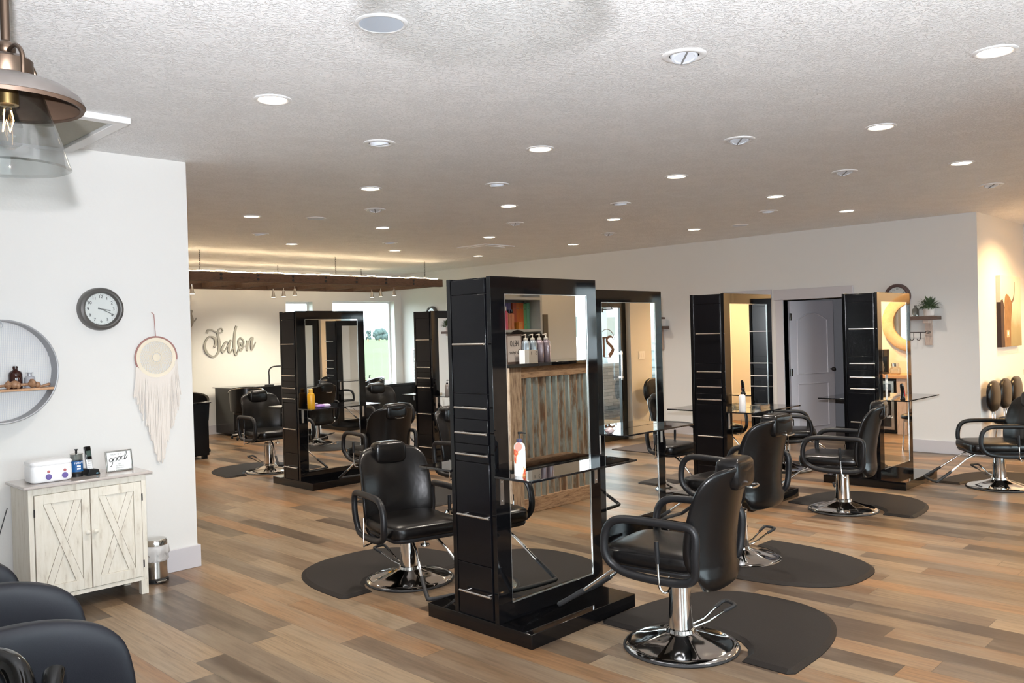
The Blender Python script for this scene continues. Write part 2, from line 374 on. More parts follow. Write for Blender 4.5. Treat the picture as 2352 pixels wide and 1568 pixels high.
# door casing + open door leaf
cx = XB-.02
struct('trim_1', MB().box((cx, 4.51, 0), (XB+.005, 4.62, 1.955)).box((cx, 5.46, 0), (XB+.005, 5.57, 1.955)).box((cx-.012, 4.49, 1.955), (XB+.005, 5.59, 2.10)), TRIM, .003)
struct('trim_2', MB().box((XB, 4.60, 0), (XB+.12, 4.62, 1.955)).box((XB, 5.46, 0), (XB+.12, 5.48, 1.955)), TRIM)
struct('trim_3', MB().box((cx, 5.65, 0), (XB, 5.74, 1.97)).box((cx, 6.28, 0), (XB, 6.37, 1.97)).box((cx-.012, 5.63, 1.97), (XB, 6.39, 2.11)), TRIM, .003)
def door_leaf(name, w, h, m, loc, rz):
    # local: hinge at origin, leaf along +x, faces +-y
    f = MB().box((0, -.018, .01), (w, .018, h)).build(name, m, loc=loc, rz=rz, bevel=.002)
    tag(f, kind='structure')
    for z0, z1, arch in ((.18, .78, False), (.92, h-.17, True)):
        x0, x1 = .13, w-.13
        out = [(x0, z0), (x1, z0)]
        if arch: out += [(x1-(x1-x0)*k/12, z1-.10+.10*sin(pi*k/12)) for k in range(13)]
        else: out += [(x1, z1), (x0, z1)]
        for s in (-1, 1):
            P = [(p[0], s*.021, p[1]) for p in out]
            MB().tube(smooth([P[i] for i in range(len(P))], 1, True), .011, 6, True).build('panel_moulding', m, f)
    k = MB().sphere((w-.07, -.07, .97), .03).tube([(w-.07, -.018, .97), (w-.07, -.06, .97)], .012).lathe([(.001, 0), (.03, 0)], 8, (w-.07, -.02, .97)); k.build('door_handle', IRON, f)
    k = MB().sphere((w-.07, .07, .97), .03).tube([(w-.07, .018, .97), (w-.07, .06, .97)], .012); k.build('door_handle', IRON, f)
    for z in (.25, .95, 1.72): MB().box((-.012, -.022, z-.05), (.03, -.018, z+.05)).tube([(-.004, -.024, z-.05), (-.004, -.024, z+.05)], .007, 8).build('hinge', CHROME, f)
    return f
DOORP = mat('grey_door_paint', (.62, .61, .66), .4)
door_leaf('door_1', .82, 1.94, DOORP, (XB+.125, 5.448, 0), rad(-20))
door_leaf('door_2', .54, 1.955, TRIM, (XB-.004, 6.28, 0), rad(-90))
# entrance door in the south wall
fr = MB()
for q in ((9.03, 9.12, 0, 2.05), (9.97, 10.10, 0, 2.05), (9.12, 9.97, 0, .22), (9.12, 9.97, 1.93, 2.05)): fr.box((q[0], YS_-.13, q[2]), (q[1], YS_-.08, q[3]))
dd = struct('door_3', fr, GLOSSP, .003)
MB().box((9.12, YS_-.108, .22), (9.97, YS_-.102, 1.93)).build('pane', PANE, dd)
MB().box((9.90, YS_-.08, .9), (9.93, YS_-.02, .93)).box((9.90, YS_-.08, 1.25), (9.93, YS_-.02, 1.28)).tube([(9.915, YS_-.03, .88), (9.915, YS_-.03, 1.30)], .012).build('door_handle', CHROME, dd)
MB().box((9.2, YS_-.08, 1.86), (9.5, YS_-.02, 1.92)).tube([(9.3, YS_-.02, 1.90), (9.45, YS_+.18, 1.90), (9.62, YS_-.02, 1.97)], .008, 6).build('door_closer', IRON, dd)
LOGO = mat('bronze_vinyl', (.14, .07, .045), .4)
lg = MB()
c0, cz = 9.66, 1.415
lg.tube([(c0+.19*cos(q), 0, cz+.205*sin(q)) for q in [2*pi*k/48 for k in range(48)]], .005, 6, True)
lg.box((c0-.145, -.002, cz+.075), (c0+.0, .002, cz+.098)); lg.box((c0-.10, -.002, cz-.19), (c0-.055, .002, cz+.08))
lg.ribbon([(c0+.15, cz+.05), (c0+.13, cz+.085), (c0+.08, cz+.098), (c0+.02, cz+.085), (c0, cz+.05), (c0+.02, cz+.01), (c0+.08, cz-.03), (c0+.125, cz-.07), (c0+.12, cz-.12), (c0+.04, cz-.185)], [.006, .012, .018, .02, .022, .024, .026, .028, .032, .034], -.002, .002)
lg.build('door_logo', LOGO, dd, loc=(0, YS_-.097, 0))
# ================================================================ OUTSIDE
tag(MB().box((-300, YN+.25, -.3), (900, 700, -.25)).build('field_ground', FIELD), 'green field stretching away behind the far windows', 'field')
tag(MB().box((-40, -60, -.15), (60, -2.85, -.1)).box((5.05, -2.85, -.15), (60, .05, -.1)).build('parking_pavement', mat('pale_concrete', (.62, .62, .62), 1, spec=0)), 'pale concrete pavement outside the entrance', 'pavement')
for i, (x, y, h, s) in enumerate([(200, 300, 2.4, 2.6), (206, 300, 2.8, 2.6), (211.5, 301, 2.6, 2.6), (217.5, 300, 5, 1.0), (223.5, 300, 5.2, 3.0), (231.5, 303, 3.6, 2.8)]):
    mb = MB()
    for k in range(34): mb.sphere((random.uniform(-s, s)*.85, random.uniform(-1.2, 1.2), h*random.uniform(.25, .9)), min(s, h)*random.uniform(.22, .42), sz=random.uniform(.8, 1.2) if s > 2 else 1.7, nu=9, nv=6)
    t = thing('distant_tree', ['low bushy tree, leftmost of the treeline beyond the field', 'second low tree from the left in the treeline', 'low tree left of the tall narrow one on the horizon', 'tall narrow tree on the horizon beyond the field', 'broad round tree at the right of the window horizon', 'broad lower tree at the far right of the treeline'][i], 'tree', (x, y, -.25), 0, 'trees on the horizon')
    mb.build('foliage', TREE, t); MB().tube([(0, 0, 0), (0, 0, h*.5)], .35, 6).build('trunk', BARN, t)
# porch seen through the entrance, in the mirrors
SIDING = mat('pale_lap_siding', (.55, .62, .62), .7)
mb = MB()
for k in range(16): mb.prism([(0, .15*k), (.03, .15*k), (.012, .15*k+.15), (0, .15*k+.15)], -6, 0, 'y')
sw = MB(); sw.m = Matrix.Rotation(0, 4, 'Z')
sd = MB()
for k in range(17):
    z = .15*k; sd.add([(10.9, -1.75, z), (10.9, .0, z), (10.9, .0, z+.15), (10.9, -1.75, z+.15), (10.86, -1.75, z), (10.86, .0, z), (10.885, .0, z+.15), (10.885, -1.75, z+.15)], [(0, 1, 2, 3), (4, 5, 6, 7), (0, 1, 5, 4), (3, 2, 6, 7), (0, 3, 7, 4), (1, 2, 6, 5)])
pw = thing('porch_wall', 'pale lap-sided porch wall outside the entrance door', 'wall', (2.3, .0, 0))
sd.build('siding', SIDING, pw)
t = thing('porch_column', 'pale blue-white porch column standing on a stacked stone pier', 'column', (12.5, -2.1, -.09))
MB().box((-.62, -.3, 0), (.42, .3, 1.04)).build('stone_pier', STONE, t); MB().box((-.66, -.34, 1.04), (.46, .34, 1.09)).build('stone_cap', mat('stone_cap', (.25, .24, .24), .8), t)
MB().box((-.45, -.16, 1.09), (-.08, .16, 2.9)).build('shaft', mat('porch_white', (.6, .68, .72), .6), t)
t = thing('neighbour_building', 'white building across the parking lot, reflected in the nearest mirror', 'building', (36, -26, -.1))
MB().box((-6, -3, 0), (8, 3, 5.2)).build('wall', mat('white_stucco', (.8, .8, .8), .8), t)
for k in range(5): MB().box((-5+k*2.6, 2.98, 1.4), (-3.6+k*2.6, 3.03, 2.5)).build('window', mat('dull_window', (.05, .06, .05), .3), t)
# ================================================================ CEILING FIXTURES
CANS = [(4.51, 1.15), (5.64, 2.11), (7.46, 2.16), (2.35, 4.03)] + [(x, y) for y, xs in ((3.95, (4.37, 6.06, 7.80, 9.49)), (5.93, (4.37, 6.06, 7.78, 9.48)), (7.98, (4.37, 6.04, 7.78, 9.49)), (10.0, (6.05, 7.78, 9.48))) for x in xs]
rowlab = {0: 'in the nearest row', 1: 'in the second row', 2: 'in the third row', 3: 'in the fourth row', 4: 'in the farthest row'}
def ring(mb, r0, r1, z, h):  # trim ring hanging h below z
    mb.lathe([(r1, z), (r1, z-h*.4), (r1-.008, z-h), (r0+.006, z-h), (r0, z-h*.5), (r0, z)], 32)
can = thing('recessed_light', 'x', 'ceiling light', (0, 0, CH), 0, 'lit recessed ceiling lights')
mb = MB(); ring(mb, .074, .098, 0, .008); mb.build('trim_ring', CANW, can)
MB().disc(.075, -.0035, -.001).build('lens', BULB, can)
canlab = ['lit recessed light at the far upper right of the ceiling, biggest in view', 'lit recessed light between the two swivel spots at the right, second largest', 'lit recessed light at the far right, above the wall corner', 'lit recessed light nearest the clock wall, left of the round speaker']
labs = {(1, 0): 'near row, its left one right of the ceiling middle', (1, 1): 'near row, second from its left end', (1, 2): 'near row, third from its left end', (1, 3): 'near row, closest to the back wall',
        (2, 0): 'middle row, left end', (2, 1): 'middle row, second from left', (2, 2): 'middle row, third from left', (2, 3): 'middle row, right end near back wall',
        (3, 0): 'third row, leftmost beside the clock wall edge', (3, 1): 'third row, second from left', (3, 2): 'third row, third from left', (3, 3): 'third row, right end near back wall',
        (4, 0): 'farthest row, left one before the timber beams', (4, 1): 'farthest row, middle one before the timber beams', (4, 2): 'farthest row, right one before the timber beams'}
canlab += ['lit recessed ceiling light, ' + labs[k] for k in [(1, 0), (1, 1), (1, 2), (1, 3), (2, 0), (2, 1), (2, 2), (2, 3), (3, 0), (3, 1), (3, 2), (3, 3), (4, 0), (4, 1), (4, 2)]]
for i, (x, y) in enumerate(CANS):
    o = can if i == 0 else dup(can); o.location = (x, y, CH); o['label'] = canlab[i]
    lamp('can_light_beam', 'SPOT', (x, y, CH-.03), CAN_W, CAN_C, spot_size=rad(128), spot_blend=1, shadow_soft_size=.06)
# warm lights over the waiting alcove, out of the frame but lighting its walls
for (x, y) in ((11.6, 2.2), (12.4, 1.2), (9.2, 1.2), (6.6, .9)):
    o = dup(can, (x, y, CH)); o['label'] = 'lit recessed light over the reception and waiting area, outside the frame'; o['group'] = 'recessed lights outside the frame'
    lamp('can_light_beam', 'SPOT', (x, y, CH-.03), (165 if x > 11 else 14), (1, .60, .26), spot_size=rad(150), spot_blend=.7, shadow_soft_size=.06)
for (x, y) in ((4.1, 12.3), (2.4, 12.3), (2.4, 10.2)):  # unseen lamps added here to wash the lettering wall with light
    o = dup(can, (x, y, CH)); o['label'] = 'added recessed light brightening the far left corner, hidden by the clock wall'; o['group'] = 'added fill lights behind the clock wall'
    lamp('can_light_beam', 'SPOT', (x, y, CH-.03), 130, CAN_C, spot_size=rad(150), spot_blend=.8, shadow_soft_size=.06)
GIM = [(3.42, 2.17, 1), (5.23, 2.9, 1), (7.04, 2.94, 1), (8.89, 2.32, 1), (3.4, 4.5, 0), (5.11, 5.13, 0), (6.88, 5.15, 0), (5.12, 6.88, 1), (7.06, 6.81, 1), (8.86, 6.84, 1), (5.17, 9.25, 0), (7.08, 9.2, 0), (8.73, 4.51, 0)]
g = thing('swivel_spotlight', 'x', 'ceiling light', (0, 0, CH), 0, 'unlit swivel spotlights')
mb = MB(); ring(mb, .07, .105, 0, .009); mb.build('trim_ring', CANW, g)
eb = MB(); eb.m = Matrix.Translation((0, 0, .012)) @ Matrix.Rotation(rad(14), 4, 'Y'); eb.lathe([(.001, -.024), (.045, -.024), (.048, -.028), (.060, -.026), (.066, -.01), (.066, .0)], 28); eb.build('eyeball', OFFL, g)
sl = MB(); sl.m = eb.m.copy(); sl.box((-.055, -.004, -.0285), (.055, .004, -.024)).build('slot', INKG, g)
gl = ['nearest unlit swivel spot, upper right with a clear slot', 'unlit swivel spot right of centre, second along the line of slotted ones', 'unlit swivel spot, third along the slotted line toward the back wall', 'unlit swivel spot at the far right above the wall corner', 'unlit swivel spot right of the light nearest the clock wall', 'unlit swivel spot above the tall front station', 'unlit swivel spot right of the ceiling centre', 'unlit swivel spot just below the left lit light of the middle row', 'unlit swivel spot between the third and middle rows, centre', 'unlit swivel spot near the back wall, left of centre', 'unlit swivel spot far left before the beams', 'unlit swivel spot far centre before the beams', 'unlit swivel spot close to the back wall, right half']
for i, (x, y, s) in enumerate(GIM):
    o = g if i == 0 else dup(g); o.location = (x, y, CH); o.rotation_euler = (0, 0, rad(50 if s else 200)); o['label'] = gl[i]
sp = thing('ceiling_speaker', 'round flush speaker nearest the camera with pale blue grille', 'speaker', (2.12, 2.77, CH), 0, 'round ceiling speakers')
mb = MB(); ring(mb, .088, .108, 0, .008); mb.build('trim_ring', CANW, sp); MB().disc(.089, -.006, -.001).build('grille', SPKG, sp)
dup(sp, (4.98, 7.74, CH), label='round flush speaker at the left, behind the leftmost lit light'); dup(sp, (9.61, 5.35, CH), label='round flush speaker close to the back wall')
# square panel on the ceiling at the upper left
t = thing('ceiling_vent', 'square white framed return vent on the ceiling at upper left', 'vent', (1.94, 4.87, CH))
w, d = 1.0, 1.02
MB().box((-w, 0, -.035), (0, .07, 0)).box((-w, d-.07, -.035), (0, d, 0)).box((-.07, .07, -.035), (0, d-.07, 0)).box((-w, .07, -.035), (-w+.07, d-.07, 0)).build('frame', CANW, t, bevel=.003)
MB().box((-w+.075, .075, -.018), (-.075, d-.075, -.002)).build('panel', mat('beige_panel', (.40, .39, .33), .7, bump=(40, .003)), t, bevel=.002)
t = thing('ceiling_diffuser', 'flat white supply vent on the far ceiling', 'vent', (8.6, 8.9, CH)); MB().box((-.3, -.3, -.012), (.3, .3, 0)).build('frame', CANW, t); MB().box((-.2, -.2, -.02), (.2, .2, -.012)).build('louvre', CANW, t)
# ================================================================ PENDANTS
def pendant(loc, label):
    t = thing('pendant_lamp', label, 'pendant lamp', loc, 0, 'bronze and glass pendant lamps')
    MB().lathe([(.001, .0), (.134, -.0), (.137, .003), (.130, .014), (.105, .032), (.07, .046), (.045, .05), (.045, .052), (.068, .05), (.107, .036), (.132, .018), (.140, .003), (.137, -.004), (.130, -.002)][1:], 48, closed=True).build('shade', BRONZED, t)
    MB().lathe([(.141, .0035), (.133, .020), (.108, .038), (.07, .052), (.044, .054)], 48, cap=False).build('shade_top', SHADEG, t)
    MB().lathe([(.001, .05), (.045, .05), (.048, .055), (.048, .088), (.042, .094), (.012, .098), (.001, .098)], 32).build('socket_cup', BRONZE, t)
    mb = MB().sphere((0, 0, .112), .018); mb.tube([(0, 0, .12), (0, 0, CH-loc[2]-.01)], .0085, 12); mb.lathe([(.001, CH-loc[2]-.02), (.06, CH-loc[2]-.018), (.062, CH-loc[2])], 32); mb.build('stem', BRONZE, t)
    for a in (.6, 2.7, 4.8): MB().tube(smooth([(0.012*cos(a), .012*sin(a), .105), (.05*cos(a), .05*sin(a), .108), (.078*cos(a), .078*sin(a), .085), (.08*cos(a), .08*sin(a), .045)], 5), .0045, 8).build('side_arm', BRONZE, t)
    MB().lathe([(.058, .045), (.062, .03), (.078, -.02), (.098, -.08), (.108, -.115), (.112, -.125), (.106, -.128), (.10, -.122), (.095, -.08), (.075, -.02), (.059, .03), (.056, .045)], 48, closed=True).build('glass_shade', GLASS, t)
    MB().lathe([(.001, .03), (.02, .03), (.02, .0), (.001, 0)], 16).build('lamp_socket', mat('brass_socket', (.5, .35, .15), .3, 1), t)
    bm_ = MB().lathe([(.012, .0), (.014, -.012), (.024, -.035), (.029, -.055), (.024, -.078), (.010, -.088), (.001, -.089)], 24).build('bulb', GLASS, t)
    MB().tube([(-.006, 0, -.01), (-.01, 0, -.055), (-.003, 0, -.03), (.003, 0, -.055), (.01, 0, -.03), (.006, 0, -.01)], .0012, 6).build('filament', mat('warm_filament', (1, .6, .2), .5, emit=(1, .6, .25), es=12), bm_)
    return t
pendant((.515, 1.90, 2.085), 'bronze pendant lamp with clear bell glass at the upper left edge')
pendant((.509, .551, 2.079), 'second bronze pendant lamp, hanging just above the frame and shading the ceiling')
# ================================================================ STYLING STATIONS
SW, SD, FD, SH, BH = .875, .808, .345, 1.902, .077
def station(loc, label, sample=False):
    t = thing('styling_station', label, 'styling station', loc, 0, 'black double-sided styling stations')
    y0, y1 = (SD-FD)/2, (SD+FD)/2; ft = .03
    MB().box((0, 0, 0), (SW, SD, BH)).build('base', BLACKG, t, bevel=.002)
    MB().box((.012, y0+ft, BH), (SW-.012, y1-ft, SH-.004)).build('cabinet_body', BLACKD, t)
    for yy, s in ((y0, 1), (y1-ft, -1)):
        mb = MB(); z0, z1 = .168, 1.811; a, b = .105, SW-.085
        mb.rings([[(0, yy, BH), (SW, yy, BH), (SW, yy, SH), (0, yy, SH)], [(a, yy, z0), (b, yy, z0), (b, yy, z1), (a, yy, z1)], [(a, yy+ft, z0), (b, yy+ft, z0), (b, yy+ft, z1), (a, yy+ft, z1)], [(0, yy+ft, BH), (SW, yy+ft, BH), (SW, yy+ft, SH), (0, yy+ft, SH)]], closed=True)
        mb.build('front_frame', BLACKG, t, bevel=.0015)
        ym = yy+.006 if s > 0 else yy+ft-.006
        MB().box((a, ym, z0), (b, ym+s*.006, z1)).build('mirror', MIRROR, t)
        e = MB()
        for q in ((a, a+.004, z0, z1), (b-.004, b, z0, z1), (a+.004, b-.004, z0, z0+.004), (a+.004, b-.004, z1-.004, z1)): e.box((q[0], ym-s*.001, q[2]), (q[1], ym-s*.005, q[3]))
        e.build('mirror_edge', BEVELM, t)
        ys = yy if s > 0 else yy+ft
        MB().box((-.01, ys, .846), (SW+.005, ys-s*.268, .858)).build('glass_shelf', GLASSB, t, bevel=.0015)
        for xx in (.045, SW-.045):
            q = MB().box((xx-.013, ys, .70), (xx+.013, ys-s*.004, .838))
            for zz in (.72, .82): q.sphere((xx, ys-s*.005, zz), .004, nu=8, nv=5)
            q.build('shelf_bracket', NICKEL, t)
    ya, yb = y0+ft+.012, y1-ft-.012
    panels = [(1.815, SH-.01, None, 'top_panel'), (1.284, 1.811, 1.548, 'door'), (1.148, 1.280, 1.209, 'drawer'), (1.015, 1.144, 1.074, 'drawer'), (.917, 1.011, .96, 'drawer'), (.37, .913, .633, 'door'), (BH+.01, .366, .22, 'drawer')]
    for z0, z1, h, nm in panels:
        d = MB().box((-.003, ya, z0), (.014, yb, z1)).build(nm, BLACKD, t, bevel=.0015)
        if h:
            L = .122; yc = (ya+yb)/2-.028
            MB().tube([(-.034, yc-L, h), (-.034, yc+L, h)], .0058, 12).tube([(-.003, yc-L*.7, h), (-.034, yc-L*.7, h)], .004, 8).tube([(-.003, yc+L*.7, h), (-.034, yc+L*.7, h)], .004, 8).build('handle', NICKEL, d)
    return t
ST = [(3.071, 2.924), (4.79, 3.634), (4.839, 7.722), (6.72, 7.72), (6.624, 3.634), (8.326, 2.958)]
stl = ['tall black mirror station in the foreground with corrugated metal in its mirror', 'black mirror station right behind the front one, its mirror showing the entrance door', 'black mirror station at left, with a yellow bottle on its shelf', 'black mirror station half hidden behind the front one at left', 'black mirror station left of the grey open door, white pump bottle on its shelf', 'black mirror station at right, round wooden mirror reflected in it']
st0 = station((*ST[0], 0), stl[0])
for i in range(1, 6): dup(st0, (*ST[i], 0), label=stl[i])
# ================================================================ STYLING CHAIRS
def make_chair():
    t = thing('styling_chair', 'x', 'styling chair', (0, 0, 0), 0, 'black styling chairs on round chrome bases')
    low, upp = [], []
    b = MB().lathe([(.001, .005), (.276, .005), (.282, .012), (.27, .022), (.25, .025), (.2, .036), (.13, .058), (.085, .074), (.07, .08), (.06, .082), (.001, .082)], 96, mod=lambda r, q: -.007*abs(sin(4*q)) if .1 < r < .22 else 0).build('chrome_base', CHROME, t); low.append(b)
    MB().lathe([(.26, 0), (.287, 0), (.291, .006), (.285, .014), (.27, .012), (.262, .004)], 64).build('rubber_ring', RUBBER, b)
    c = MB().lathe([(.07, .075), (.074, .08), (.07, .095), (.062, .10), (.052, .325), (.056, .33), (.056, .345), (.05, .35), (.02, .352), (.001, .352)], 40).build('hydraulic_column', CHROME, t); low.append(c)
    p = MB()
    for s in (-1, 1): p.tube([(.055, .018*s, .09), (.15, .022*s, .11), (.26, .04*s, .165)], .0055, 8)
    p.lathe([(.001, .08), (.014, .08), (.014, .1), (.001, .1)], 10, (.07, 0, 0))
    p = p.build('pump_pedal', CHROME, t)
    MB().tube(smooth([(.235, .036, .152), (.285, .045, .172), (.305, .03, .176), (.305, -.03, .176), (.285, -.045, .172), (.235, -.036, .152)], 4), .0095, 8).build('pedal_grip', RUBBER, p)
    MB().tube([(0, 0, -.30), (0, 0, -.10)], .02, 20).build('piston', CHROME, t)
    mt = MB().box((-.11, -.09, -.125), (.15, .09, -.10)).box((-.06, -.06, -.15), (.06, .06, -.125)).build('seat_mount', NICKEL, t)
    # seat
    st = MB().cushion((.06, 0, -.055), (.27, .25, .055), .5, .32).build('seat', LEATHER, t)
    MB().cushion((.07, 0, -.10), (.25, .235, .022), .4, .3, 24, 8).build('seat_pan', PLAST, st)
    # backrest
    prof = [(-.195, -.155, .03, .012), (-.215, -.185, .14, .03), (-.235, -.16, .19, .036), (-.235, -.08, .235, .04), (-.232, 0, .25, .042), (-.24, .08, .253, .042), (-.255, .16, .253, .040), (-.275, .24, .250, .038), (-.30, .31, .246, .036), (-.325, .365, .226, .034), (-.342, .398, .185, .031), (-.352, .414, .11, .02)]
    sm = smooth(prof, 3); R = []
    for x, z, w, h in sm:
        ring_ = []
        for k in range(36):
            q = 2*pi*k/36; y = w*superpow(cos(q), .62); dx = h*superpow(sin(q), .75)
            ring_.append((x + dx + .085*(abs(y)/.25)**2.2*(1 if z > -.1 else .5), y, z))
        R.append(ring_)
    bk = MB().rings(R).build('backrest', LEATHER, t, sharp=60)
    rim = []
    hd = MB().cushion((-.305, 0, .372), (.062, .115, .078), .5, .28, 28, 14); hd.m = Matrix()
    hd = hd.build('headrest', LEATHER, t, sharp=60)
    MB().tube(smooth([(-.372, -.045, .315), (-.40, -.045, .315), (-.405, -.03, .31), (-.405, .03, .31), (-.40, .045, .315), (-.372, .045, .315)], 3), .005, 8).build('chrome_pin', CHROME, hd)
    MB().sphere((-.262, -.04, .322), .006, nu=8, nv=5).sphere((-.262, .04, .322), .006, nu=8, nv=5).build('front_stud', CHROME, hd)
    for s in (-1, 1):
        P = [(x*.88-.04, z) for x, z in [(.30, -.085), (.343, -.03), (.345, .05), (.315, .115), (.24, .148), (.08, .152), (-.08, .148), (-.175, .142), (-.205, .10), (-.2, 0), (-.19, -.08), (-.145, -.118), (0, -.128), (.2, -.118)]]
        MB().tube(smooth([(x, s*.285 - s*.012*(1 if z < -.05 else 0), z) for x, z in P], 4, True), .021, 12, True, .95).build('armrest', PLAST, t)
    lv = MB().tube(smooth([(-.06, .20, -.15), (-.08, .30, -.165), (-.065, .325, -.16), (-.05, .328, -.12), (-.045, .328, .02)], 4), .0055, 8).build('recline_lever', CHROME, t)
    MB().tube([(-.046, .328, -.03), (-.044, .328, .02), (-.042, .328, .075)], [.010, .013, .012], 10).build('lever_grip', PLAST, lv)
    MB().tube(smooth([(-.02, -.20, -.15), (.0, -.30, -.165), (.02, -.322, -.15), (.03, -.322, .02)], 4), .005, 8).build('side_rod', CHROME, t)
    ftr = MB()
    for s in (-1, 1): ftr.tube([(.22, s*.08, -.115), (.33, s*.10, -.17), (.50, s*.145, -.30)], .0085, 10)
    ftr = ftr.build('footrest', CHROME, t)
    MB().tube(smooth([(.48, -.14, -.285), (.60, -.165, -.365), (.625, -.15, -.378), (.63, 0, -.38), (.625, .15, -.378), (.60, .165, -.365), (.48, .14, -.285)], 4), .013, 10).build('foot_bar', RUBBER, ftr)
    MB().lathe([(.008, -.12), (.008, -.15), (.03, -.152), (.032, -.16), (.02, -.168), (.001, -.17)], 20, (.24, 0, 0)).build('adjusting_knob', CHROME, t)
    return t
LOWNAMES = ('chrome_base', 'hydraulic_column', 'pump_pedal')
proto = make_chair()
CHAIRS = [  # x, y, facing deg, seat height, pedal deg, label
 (3.462, 4.387, -104, .435, 95, 'black styling chair facing us from behind the front station, headrest glossy'),
 (3.602, 2.389, 98, .53, -24, 'nearest black styling chair seen from behind, at the lower right of the front station'),
 (5.23, 2.972, 86, .575, -15, 'black styling chair behind the nearest one, partly hiding the white pump bottle station'),
 (7.172, 3.074, 103, .50, 30, 'black styling chair on a half-round mat before the grey-door station'),
 (9.0, 2.335, 126, .46, 60, 'black styling chair at the far right edge, cut by the frame'),
 (5.249, 9.325, -95, .53, 110, 'black styling chair at left, left of the yellow bottle station'),
 (7.002, 4.843, -92, .49, 60, 'black styling chair behind the second station, only its seat and arm in view'),
 (8.814, 4.416, -62, .47, 60, 'black styling chair before the open grey door, its seat turned to the right'),
 (5.18, 6.98, 82, .49, 60, 'black styling chair seen from behind, just right of the yellow bottle station'),
 (7.12, 9.45, -102, .50, 60, 'black styling chair facing us in front of the bright field window'),
 (7.25, 6.92, 90, .50, 60, 'black styling chair hidden behind the front station, seen only in mirrors'),
 (5.15, 5.55, -90, .50, 60, 'black styling chair on the rear side of the second station, mostly hidden'),
]
for i, (x, y, a, h, pd, lb) in enumerate(CHAIRS):
    o = proto if i == len(CHAIRS)-1 else dup(proto)
    o.location = (x, y, 0); o.rotation_euler = (0, 0, rad(a)); o['label'] = lb
    for c in o.children:
        nm = c.name.split('.')[0]
        if nm not in LOWNAMES: c.location = (0, 0, h)
        if nm == 'pump_pedal': c.rotation_euler = (0, 0, rad(pd-a))
# ================================================================ MATS
def mat_mesh(L, D, cut=.30, cutpos=0, hh=.018):
    # straight side along x (-L/2..L/2) at y=0, bulging to +y, with a round bite for the chair base
    P = []
    k1 = 10
    a0 = cutpos-cut; a1 = cutpos+cut
    P.append((-L/2+.03, 0))
    for k in range(k1+1): q = pi - pi*k/k1; P.append((cutpos+cut*cos(q), .0+cut*.9*sin(q)))
    P.append((L/2-.03, 0)); P.append((L/2, .03))
    for k in range(1, 28):
        q = pi*k/28; P.append((L/2*superpow(cos(q), .75), .12+(D-.12)*superpow(sin(q), .85)))
    P.append((-L/2, .03))
    cxm, cym = 0, D*.45
    mb = MB(); n = len(P)
    def ringz(f, z):
        out = []
        for i, (x, y) in enumerate(P):
            a = Vector(P[i-1]); b = Vector(P[(i+1) % n]); d = (b-a); d = Vector((d.y, -d.x)).normalized(); out.append((x-d.x*f, y-d.y*f, z))
        return out
    mb.rings([ringz(0, 0), ringz(0, .004), ringz(.028, hh)])
    return mb
MATS = [(3.50, 4.36, 0, 1.16, .88, -.06, 'dark half-round mat under the headrest chair left of the front station'),
        (3.61, 2.36, -90, 1.12, .98, 0, 'dark half-round mat under the nearest chair at lower right'),
        (5.30, 3.05, 180, 1.02, .92, 0, 'dark half-round mat of the second chair, right of centre'),
        (7.16, 3.04, -90, 1.10, .86, 0, 'dark half-round mat under the chair before the grey-door station'),
        (8.93, 2.36, -90, 1.05, .95, 0, 'dark half-round mat under the far right chair'),
        (5.22, 9.27, 0, 1.08, .85, 0, 'greyish half-round mat at left under the chair left of the yellow bottle'),
        (8.85, 4.42, 0, 1.05, .85, 0, 'dark half-round mat under the chair before the open door'),
        (7.00, 4.90, 0, 1.05, .85, 0, 'dark half-round mat behind the second station'),
        (5.3, 6.88, 180, 1.05, .85, 0, 'dark half-round mat just right of the yellow bottle station')]
for x, y, a, L, D, cp, lb in MATS:
    o = mat_mesh(L, D, .305, cp).build('floor_mat', MATM, loc=(x, y, .0), rz=rad(a), sharp=20); tag(o, lb, 'floor mat', 'half-round floor mats')
# ================================================================ THE CLOCK WALL
def clock(name, label, R, loc, rz, hands=True, dark=CLOCKF):
    # local: faces -y
    t = thing(name, label, 'clock', loc, rz)
    rr = lambda P, seg=48: [[(r*cos(q), y, r*sin(q)) for q in [2*pi*k/seg for k in range(seg)]] for r, y in P]
    MB().rings(rr([(R*.80, 0), (R, 0), (R, -.03), (R*.985, -.05), (R*.95, -.062), (R*.86, -.068), (R*.80, -.066), (R*.76, -.058), (R*.73, -.04)]), cap=False).build('rim', dark, t)
    f = MB().rings(rr([(.001, -.030), (R*.76, -.030), (R*.76, -.012)])).build('dial', CLOCKW, t)
    for k in range(12):
        a = pi/2 - 2*pi*(k+1)/12; text('numeral', str(k+1), R*.2, (R*.57*cos(a), -.0315, R*.57*sin(a)), (rad(90), 0, 0), INK, f)
    mb = MB()
    for k in range(60):
        a = 2*pi*k/60; mb.sphere((R*.69*cos(a), -.031, R*.69*sin(a)), R*.008 if k % 5 else R*.013, nu=6, nv=4)
    mb.build('minute_dots', INK, f)
    a1, a2 = pi/2-2*pi*(3.33+.02)/12, pi/2-2*pi*(19.5/60)
    if hands:
        MB().tube([(-.02*cos(a1), -.036, -.02*sin(a1)), (R*.42*cos(a1), -.036, R*.42*sin(a1))], .0035, 6).build('hour_hand', INKG, t)
        MB().tube([(-.02*cos(a2), -.039, -.02*sin(a2)), (R*.64*cos(a2), -.039, R*.64*sin(a2))], .0025, 6).build('minute_hand', INKG, t)
    MB().rings(rr([(R*.75, -.045), (.001, -.046)]), cap=False).build('glass', PANE, t)
    return t
clock('wall_clock', 'round dark grey wall clock on the near left wall', .141, (2.082, YW, 1.833), 0)
clock('wall_clock', 'round brown wall clock above the right-hand mirror station', .155, (XB, 3.93, 1.93), rad(-90), dark=mat('brown_clock_rim', (.09, .05, .045), .5))
